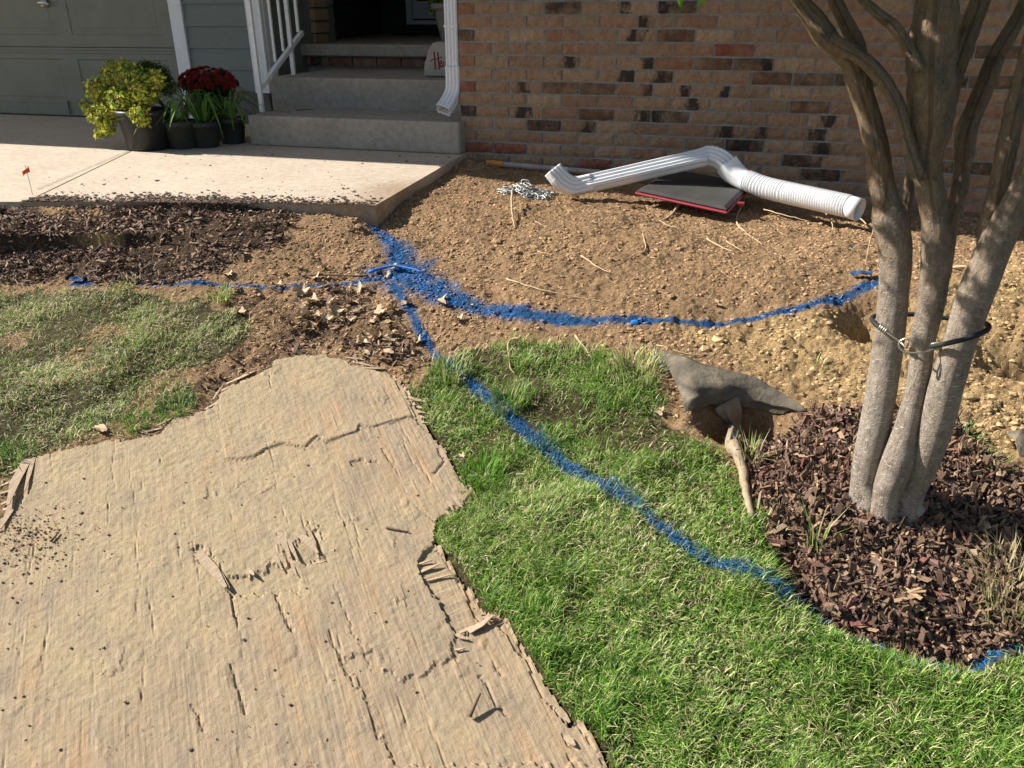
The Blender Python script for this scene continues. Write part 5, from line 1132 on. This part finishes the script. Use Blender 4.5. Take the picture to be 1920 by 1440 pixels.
# ------------------------------------------------------------------ roots and sticks on the bare soil
def root(pts, r_, label, lift=.006, mt=M_root, group=None, name='root'):
    P_ = []; 
    for i, p in enumerate(pts):
        g_ = G(p[0], p[1]); g_[2] += (p[2] if len(p) > 2 else lift); P_.append(g_)
    P_ = np.array(P_); o0 = P_[0].copy(); C_ = catmull(P_-o0, 5); C_ += np.random.default_rng(int(pts[0][0])).normal(0, min(r_*.35, .0012), C_.shape)
    V, Fc = tube(C_, [r_*(1-.55*i/(len(C_)-1)) for i in range(len(C_))], 7); q = MB(); q.add(V, Fc); o = q.build(name, mt, None, smooth=True); o.location = o0; tag(o, label, 'root', group); return o
root([(1293,378,.05),(1275,393,.035),(1250,412),(1205,425)], .0075, 'thick tan stick leaning over the corner of the red rimmed panel')
root([(960,385,.07),(960,410,.03),(965,430)], .0055, 'short upright root standing out of the clay below the chain')
root([(1380,425,.02),(1400,440),(1430,462)], .004, 'pale curved root below the white pipe')
root([(1395,385,.03),(1380,418,.01),(1400,445)], .003, 'thin root arching beside the red tabs of the panel')
root([(975,645,.02),(955,650,.02),(956,690),(965,702)], .0045, 'tan stem standing in the grass above the blue line')
root([(1078,640,.02),(1110,675)], .004, 'straight pale stick at the top of the grass')
root([(1205,440),(1210,470),(1190,480),(1150,500),(1105,520)], .0028, 'long thin root crossing the middle of the clay bed')
root([(950,525),(1010,545),(1080,560),(1140,570)], .003, 'thin root running above the blue arc')
root([(1090,482),(1115,500),(1145,515)], .004, 'short pale root in the centre of the clay bed')
root([(1325,450),(1350,465),(1375,475)], .004, 'pale root on the clay right of centre')
root([(1362,455),(1395,475)], .003, 'little root parallel to another on the clay right of centre')
root([(1590,400,.02),(1610,420,.03),(1640,440)], .005, 'root under the open end of the white pipe')
root([(1540,400,.03),(1560,430,.02),(1555,445)], .0035, 'root hanging below the white pipe')
root([(1430,400,.02),(1470,415,.03),(1520,420,.01)], .003, 'wiry root along the underside of the white pipe')
root([(1640,430,.03),(1628,470,.05),(1622,500)], .003, 'wiry root left of the tree trunks')
root([(1780,505,.01),(1810,510,.02),(1850,515)], .006, 'brown stick on the soil between the trunks')
root([(565,518,.004),(610,521,.012),(690,520,.006)], .006, 'dark stick leading to the blue patch', mt=M_twig)
root([(692,517,.015),(740,508,.02),(800,515,.01)], .007, 'stick covered in blue paint inside the blue patch', mt=M_bluepaint)
root([(875,290,.10),(858,315,.02),(852,325)], .003, 'thin twig leaning at the corner of wall and walkway', mt=M_root)
root([(930,305,.02),(900,318,.01),(860,322)], .003, 'pale root curling at the foot of the wall corner')
root([(1835,860,.01),(1850,880,.02),(1870,905)], .0045, 'thin stick in the clay near the right edge')
root([(1230,650),(1300,668),(1360,660)], .0025, 'hairlike root behind the landscape fabric')
rr_ = random.Random(4)
for k in range(34):
    px = rr_.uniform(880,1600); py = rr_.uniform(400,560); a = rr_.random()*3; L_ = rr_.uniform(15,50)
    root([(px,py),(px+L_*.5*math.cos(a),py+L_*.25*math.sin(a)+rr_.uniform(-4,4)),(px+L_*math.cos(a),py+L_*.5*math.sin(a))], rr_.uniform(.0012,.0022), 'fine hair root on the bare clay', group='fine roots on the clay bed', lift=.004)

# ------------------------------------------------------------------ landscape fabric
def fz(px, py, up):          # a point standing 'up' above the ground, seen at px,py
    hf = lambda x, y: hz(x, y)+up
    return Gb(px, py, hf)
M_fab = noisy('grey_landscape_fabric', (.06,.05,.038), (.14,.12,.09), 12, .9, .9, .006, 70, c3=(.30,.245,.17))
fabric = empty('landscape_fabric', tuple(G(1380, 790))); tag(fabric, 'torn grey landscape fabric folded up out of the soil', 'fabric'); fo = np.array(fabric.location)
rows = [[(1238,655,.03),(1290,670,.045),(1350,690,.055),(1420,712,.06),(1470,740,.04),(1512,771,.012)],
        [(1245,672,.035),(1290,695,.06),(1345,712,.085),(1410,728,.09),(1462,752,.055),(1508,772,.010)],
        [(1258,700,.035),(1295,722,.065),(1345,730,.10),(1400,742,.10),(1452,762,.06),(1500,775,.008)],
        [(1278,738,.03),(1310,742,.055),(1350,742,.09),(1395,752,.09),(1435,757,.06),(1490,772,.010)],
        [(1280,752,.02),(1305,750,.04),(1345,748,.075),(1392,756,.075),(1430,762,.045),(1478,774,.008)],
        [(1284,774,.0),(1308,768,.015),(1340,757,.05),(1392,762,.055),(1430,772,.02),(1470,780,.0)]]
Gd = np.array([[fz(*p) for p in r_] for r_ in rows])
Gd = np.array([catmull(r_, 8) for r_ in Gd]); Gd = np.array([catmull(Gd[:, j], 6) for j in range(Gd.shape[1])]).transpose(1, 0, 2)
a_, b2_ = Gd.shape[:2]; wr = .010*fbm(Gd[...,0], Gd[...,1], 14, 4, 7)+.005*fbm(Gd[...,0], Gd[...,1], 45, 3, 8); Gd[...,2] += wr
ids = np.arange(a_*b2_).reshape(a_, b2_); Fq = np.stack([ids[:-1,:-1], ids[1:,:-1], ids[1:,1:], ids[:-1,1:]], -1).reshape(-1, 4)
o = link('sheet', np_mesh('sheet', (Gd-fo).reshape(-1,3), Fq, smooth=True), M_fab, fabric); o.modifiers.new('t', 'SOLIDIFY').thickness = .0025
# gathered end hanging down, twisted
gpts = [fz(1362,752,.065), fz(1372,772,.055), fz(1378,800,.035), fz(1372,835,.012), fz(1378,858,.004)]
C_ = catmull(np.array(gpts)-fo, 8); n_ = len(C_); profs = []
for i in range(n_):
    t_ = i/(n_-1); base = (.033*(1-t_)+.010*t_)*(1+.15*math.sin(t_*9)); profs.append(np.array([(base*(1+.22*math.cos(5*a+t_*4)+.1*math.cos(9*a))*math.cos(a), base*.65*(1+.22*math.cos(5*a+t_*4))*math.sin(a)) for a in np.linspace(0, 2*math.pi, 30, endpoint=False)]))
V, Fc = sweep(C_, np.array(profs), up=(0,-.6,.8)); q = MB(); q.add(V, Fc); q.build('twisted_end', noisy('dusty_fabric', (.20,.16,.11), (.38,.31,.22), 16, .9, .4, .003, 60), fabric, smooth=True)
V = [fz(1216,672,.012), fz(1240,660,.02), fz(1262,688,.02), fz(1250,700,.01)]; q = MB(); q.add([v-fo for v in V], [(0,1,2,3)]); o = q.build('torn_corner', M_fab, fabric); o.modifiers.new('t', 'SOLIDIFY').thickness = .002
# peeled root stake under the fabric
root([(1374,850,.03),(1385,880,.028),(1392,910,.024),(1398,940,.02),(1410,975,.008)], .0165, 'thick peeled root sticking out from under the landscape fabric', name='tree_root', mt=noisy('peeled_root', (.22,.16,.10), (.46,.36,.24), 28, .85, .7, .004, 90))
# small fabric scrap right edge
q = MB(); V = [G(1884,826)+[0,0,.02], G(1908,832)+[0,0,.045], G(1935,842)+[0,0,.035], G(1935,868)+[0,0,.02], G(1908,862)+[0,0,.012], G(1898,845)+[0,0,.03]]; o0 = V[0].copy(); q.add([v-o0 for v in V], [(0,1,5),(1,2,4,5),(2,3,4)]); o = q.build('fabric_scrap', M_fab); o.location = o0; o.modifiers.new('t', 'SOLIDIFY').thickness = .002; tag(o, 'scrap of grey landscape fabric at the right edge beyond the tree', 'fabric')
M_scrap = noisy('blue_sprayed_fabric', (.012,.018,.03), (.02,.12,.36), 35, .7, .5, .002)
# blue rag like torn fabric ends at the start and end of the painted arc
for (px, py, l) in ((1612,520,'dark torn fabric flap with blue paint beside the pit'), (150,529,'crumpled blue painted scrap in the mulch far left')):
    c_ = G(px, py); xs_ = np.linspace(-.05,.05,11); ys_ = np.linspace(-.03,.03,8); XG, YG_ = np.meshgrid(xs_, ys_); XG = XG*.7; YG_ = YG_*.7; XG = XG+.012*fbm(XG+px, YG_, 40, 2, 1); YG_ = YG_+.012*fbm(XG, YG_+px, 40, 2, 2)
    ZG = .014+.022*fbm(XG+px*.1, YG_, 24, 2, 4); ii_ = np.arange(88).reshape(8, 11); Fq = np.stack([ii_[:-1,:-1], ii_[:-1,1:], ii_[1:,1:], ii_[1:,:-1]], -1).reshape(-1,4)
    o = link('painted_scrap', np_mesh('painted_scrap', np.stack([XG, YG_, ZG], -1).reshape(-1,3), Fq), M_scrap, loc=tuple(c_)); o.modifiers.new('t', 'SOLIDIFY').thickness = .0015; tag(o, l, 'fabric')

# ------------------------------------------------------------------ tree
M_bark = mat('smooth_bark', rough=.46, spec=.45)
tcb = N(M_bark, 'ShaderNodeUVMap'); 
def uvnoise(scale, st, detail=6, dist=0):
    mp = N(M_bark, 'ShaderNodeMapping'); mp.inputs['Scale'].default_value = st; L(M_bark, tcb.outputs[0], mp.inputs[0]); n = N(M_bark, 'ShaderNodeTexNoise'); n.inputs['Scale'].default_value = scale; n.inputs['Detail'].default_value = detail; n.inputs['Roughness'].default_value = .65; n.inputs['Distortion'].default_value = dist; L(M_bark, mp.outputs[0], n.inputs[0]); return n
ob1 = noise_node(M_bark, 19, 10, .78, dist=.6); ob2 = noise_node(M_bark, 90, 6, .7, stretch=(1,1,.35))
lent = uvnoise(1, (60, 330, 1), 1); lent2 = uvnoise(1, (22, 150, 1), 1)      # short horizontal lenticels
atb = N(M_bark, 'ShaderNodeAttribute', attribute_name='Col')
bark = ramp(M_bark, ob1.outputs[0], [(.3, (.19,.14,.105)), (.45, (.34,.275,.22)), (.6, (.44,.37,.30)), (.76, (.58,.50,.42))]).outputs[0]
fl = ramp(M_bark, ob1.outputs[0], [(.3, (.13,.09,.06)), (.45, (.29,.22,.15)), (.6, (.38,.24,.13)), (.74, (.44,.38,.29))]).outputs[0]
c = mix(M_bark, atb.outputs['Fac'], bark, fl)
c = mix(M_bark, .7, c, ramp(M_bark, ob2.outputs[0], [(.3, (.48,.45,.42)), (.5, (1.0,)*3), (.7, (1.2,)*3)]).outputs[0], 'MULTIPLY')
lm = ramp(M_bark, lent.outputs[0], [(.635, (0,0,0)), (.68, (1,1,1))]).outputs[0]
lf = math_(M_bark, 'MULTIPLY', lm, math_(M_bark, 'SUBTRACT', 1.0, math_(M_bark, 'MULTIPLY', atb.outputs['Fac'], .85)))
c = mix(M_bark, math_(M_bark, 'MULTIPLY', lf, .85), c, (.80,.74,.66))
L(M_bark, c, bsdf(M_bark).inputs['Base Color'])
crk = uvnoise(1, (95, 26, 1), 5, .6); b = bump(M_bark, ob1.outputs[0], .7, .02); b = bump(M_bark, ob2.outputs[0], .9, .01, b); b = bump(M_bark, crk.outputs[0], math_(M_bark, 'MULTIPLY', atb.outputs['Fac'], 1.0), .016, b); b = bump(M_bark, lm, .4, .002, b); L(M_bark, b.outputs[0], bsdf(M_bark).inputs['Normal'])
tree = empty('multi_stem_tree', tuple(G(1650, 950))); tag(tree, 'multi stem ornamental tree with smooth grey lower bark and flaking upper limbs', 'tree'); t0 = np.array(tree.location)
def limb(name, pts, dy=0, flaky=0, seed=0, n=26, sub=12):
    """pts: (px, py, radius px[, extra dy])"""
    P_ = []; Rr_ = []
    for p in pts:
        q_ = I(p[0], p[1], 1, t0[1]+dy+(p[3] if len(p) > 3 else 0)); P_.append(q_); Rr_.append(p[2]*.90*depth(q_)/FPX)
    P_ = np.array(P_)-t0; C_ = catmull(P_, sub); Rc = catmull(np.array(Rr_)[:,None].repeat(2,1), sub)[:,0]
    T = np.gradient(C_, axis=0); T /= np.linalg.norm(T, axis=1)[:,None]; u = np.array([0,-1.,0]); V = []; uv = []; cols = []; s_ = 0
    for i in range(len(C_)):
        if i: s_ += np.linalg.norm(C_[i]-C_[i-1])
        u = u-T[i]*(u@T[i]); u /= np.linalg.norm(u); sd2 = np.cross(T[i], u)
        for j in range(n):
            a = 2*math.pi*j/n; zw = C_[i][2]+t0[2]; fk = float(np.clip(flaky+sstep(.05,.55,zw)*.9, 0, 1))
            disp = 1+.05*mnoise.noise(Vector((math.cos(a)*1.2+seed, math.sin(a)*1.2, s_*7)))+fk*.16*mnoise.noise(Vector((math.cos(a)*2.6+seed*3, math.sin(a)*2.6, s_*16)))+fk*.09*mnoise.noise(Vector((math.cos(a)*6, math.sin(a)*6+seed, s_*45)))
            V.append(C_[i]+(u*math.cos(a)+sd2*math.sin(a))*Rc[i]*disp); uv.append((a/6.2832*Rc[len(Rc)//3]*6.28, s_)); cols.append((fk,fk,fk,1))
    Fc = [(i*n+j, i*n+(j+1)%n, (i+1)*n+(j+1)%n, (i+1)*n+j) for i in range(len(C_)-1) for j in range(n)]
    me = np_mesh(name, V, np.array(Fc), cols, 'Col', True, np.array(uv)); return link(name, me, M_bark, tree)
# right edge points continue upwards out of frame (z grows)
limb('stem', [(1608,985,30),(1617,930,27),(1627,868,29),(1643,790,31),(1662,673,30),(1675,557,30),(1679,479,32),(1668,410,34),(1659,367,25),(1645,300,24)], 0, 0, 1)
limb('branch', [(1668,420,24),(1650,345,22),(1648,300,23),(1634,233,23),(1614,167,24),(1600,120,23),(1575,97,20),(1548,68,22),(1525,35,20),(1497,-5,18),(1440,-110,15),(1370,-250,11)], -.005, .3, 2)
limb('branch', [(1612,150,15),(1611,93,15),(1595,60,15),(1575,20,14),(1560,-15,13),(1530,-120,11),(1500,-260,8)], .02, .3, 3)
limb('stem', [(1655,978,31),(1660,930,28),(1682,868,32),(1703,790,24),(1722,712,22),(1731,634,24),(1748,557,27),(1755,479,29),(1752,400,27),(1738,300,30),(1745,233,42),(1745,167,46),(1748,83,48),(1755,0,40),(1765,-110,32),(1780,-260,24),(1790,-420,14)], -.03, .1, 4)
limb('branch', [(1722,330,16),(1712,300,15),(1700,262,14),(1685,205,15),(1665,165,15),(1640,132,15),(1610,105,14),(1580,90,16),(1555,75,16)], -.06, .4, 5)
limb('branch', [(1725,130,12),(1697,80,12),(1675,48,12),(1652,30,11),(1613,-5,9),(1570,-60,8),(1520,-150,6)], -.07, .4, 6)
limb('stem', [(1700,975,32),(1708,926,27),(1734,868,28,-.015),(1758,790,33,-.035),(1778,712,33,-.055),(1802,634,33,-.07),(1827,557,35,-.08),(1859,479,33,-.08),(1880,430,32,-.08),(1905,385,30,-.08),(1935,320,26,-.08),(1975,220,22,-.08),(2020,80,18,-.08),(2060,-100,14,-.08)], -.01, 0, 7)
limb('branch', [(1855,470,24),(1855,420,20),(1868,367,19),(1883,300,19),(1897,233,20),(1912,167,19),(1930,90,17),(1950,0,14),(1980,-150,10)], -.05, .3, 8)
limb('branch', [(1765,520,18),(1778,433,17),(1800,345,17),(1806,300,18),(1812,250,20),(1827,205,19),(1848,155,18),(1868,105,18),(1895,60,17),(1920,15,15),(1960,-80,13),(2000,-200,9)], .06, .4, 9)
limb('branch', [(1768,215,20),(1782,160,21),(1800,105,21),(1818,55,20),(1838,0,19),(1860,-80,16),(1890,-220,11)], .05, .5, 10)
limb('branch', [(1690,440,16),(1697,395,12),(1706,340,10),(1712,290,9),(1722,250,10)], .045, .2, 11)
# root flare
for (a, b_, rr2) in ((1600,965,20),(1640,975,18),(1690,978,18),(1722,955,16)):
    limb('root_flare', [(a,b_+6,rr2*1.1),((a+1660)/2,b_-25,rr2),(1660+(a-1660)*.6,b_-60,rr2*.8)], -.02, 0, int(a), 16, 6)
# crown above the picture: limbs and leaves whose shade dapples the upper trunks
P_ = []; cr = np.random.default_rng(31)
ctr = I(1700, -200, 1, t0[1])-t0
for k in range(70):
    d_ = cr.normal(size=3); d_ /= np.linalg.norm(d_); c_ = np.array([-.15,0,1.85])+d_*[1.0,.9,.62]*cr.random()**.4
    P_.append(c_+cr.normal(0,.13,(75,3)))
for k in range(22):
    c_ = np.array([cr.uniform(-1.05,-.35), cr.uniform(-.35,.3), cr.uniform(1.28,1.6)]); P_.append(c_+cr.normal(0,.085,(70,3)))
P_ = np.concatenate(P_); P_ = P_[P_[:,2]+t0[2] > .80+.02]
q3 = P_+t0; dd = q3-CAM; wz = dd@F_; py_ = 720-FPX*(dd@U_)/wz; P_ = P_[(py_ < -15) | (wz < .1)]
cols = np.array([.09,.20,.03])*(.6+.8*cr.random((len(P_),1)))
o = leaf_cloud('leaves', P_, cr.normal(size=P_.shape)*.6+[0,0,1], .062, cols, M_leaf, tree, .42, cr); o['kind'] = 'stuff'
for (x, y, a, w_) in ((1272,-8,1272,18),):
    pass
def hang_leaf(p, tip, w_):
    C_ = catmull([I(*p,1,t0[1]-.1)-t0, (I(*p,1,t0[1]-.1)*.5+I(*tip,1,t0[1]-.1)*.5)-t0+[.004,0,0], I(*tip,1,t0[1]-.1)-t0], 5); V = []; Fc = []
    for j, c_ in enumerate(C_):
        t_ = j/(len(C_)-1); ww = w_*math.sin(math.pi*min(1, .12+t_*.88))+.0004; V += [c_-[ww,0,0], c_+[0,-.002,0], c_+[ww,0,0]]
        if j: k0 = 3*(j-1); Fc += [(k0,k0+3,k0+4,k0+1),(k0+1,k0+4,k0+5,k0+2)]
    link('leaf', np_mesh('leaf', V, np.array(Fc), [(.20,.42,.04,1)]*len(V), smooth=True), M_leaf, tree)
hang_leaf((1262,-30), (1277,17), .006); hang_leaf((1330,-14), (1302,14), .006); hang_leaf((1350,-20), (1373,2), .005)
P2 = np.array([I(1470,-120,1,t0[1]-.03), I(1400,-80,1,t0[1]-.08), I(1330,-40,1,t0[1]-.1), I(1262,-28,1,t0[1]-.1)])-t0; V, Fc = tube(catmull(P2, 6), .003, 6); q = MB(); q.add(V, Fc); q.build('twig', M_twig, tree)

# ------------------------------------------------------------------ bungee cord round the stems
bun = empty('bungee_cord', tuple(I(1710,650,1,t0[1]-.06))); tag(bun, 'black bungee cord with wire hooks strapped round the tree stems', 'cord'); b0_ = np.array(bun.location)
BI = lambda px, py, dy: I(px, py, 1, t0[1]+dy)-b0_
M_cord = noisy('black_cord', (.01,.01,.011), (.03,.03,.032), 200, .7, .5, .001)
V, Fc = tube(catmull([BI(1745,650,-.085), BI(1780,643,-.12), BI(1812,635,-.125), BI(1840,625,-.10), BI(1854,615,-.06), BI(1846,606,.03), BI(1800,600,.06), BI(1720,590,.065), BI(1660,590,.05), BI(1636,595,.02), BI(1640,606,-.02), BI(1656,618,-.048)], 8), .0052, 10); q = MB(); q.add(V, Fc); q.build('cord', M_cord, bun, smooth=True)
M_hook = mat('zinc_wire', (.62,.58,.48), .35, .9)
V, Fc = tube(catmull([BI(1655,617,-.052), BI(1672,630,-.06), BI(1690,643,-.066), BI(1700,652,-.088), BI(1703,640,-.095)], 6), .0022, 8); q = MB(); q.add(V, Fc); q.build('hook', M_hook, bun, smooth=True)
V, Fc = tube(catmull([BI(1748,656,-.088), BI(1725,661,-.096), BI(1700,661,-.096), BI(1688,654,-.094), BI(1686,643,-.093), BI(1694,636,-.094), BI(1705,635,-.096), BI(1708,640,-.098)], 6), .0022, 8); q = MB(); q.add(V, Fc); q.build('hook', M_hook, bun, smooth=True)
def coil(pa, pb, n_, r_):
    a = np.array(pa); b_ = np.array(pb); d_ = (b_-a); Ln = np.linalg.norm(d_); d_ /= Ln; u = np.array([0,0,1.]); u -= d_*(u@d_); u /= np.linalg.norm(u); s_ = np.cross(d_, u); P_ = []
    for i in range(n_*14+1): t_ = i/(n_*14); g_ = 2*math.pi*n_*t_; P_.append(a+d_*Ln*t_+(u*math.cos(g_)+s_*math.sin(g_))*r_)
    V, Fc = tube(P_, .0016, 6); q = MB(); q.add(V, Fc); return q.build('wire_coil', M_hook, bun, smooth=True)
coil(BI(1745,650,-.085), BI(1768,648,-.075), 6, .0072); coil(BI(1650,612,-.045), BI(1664,622,-.052), 4, .0068)
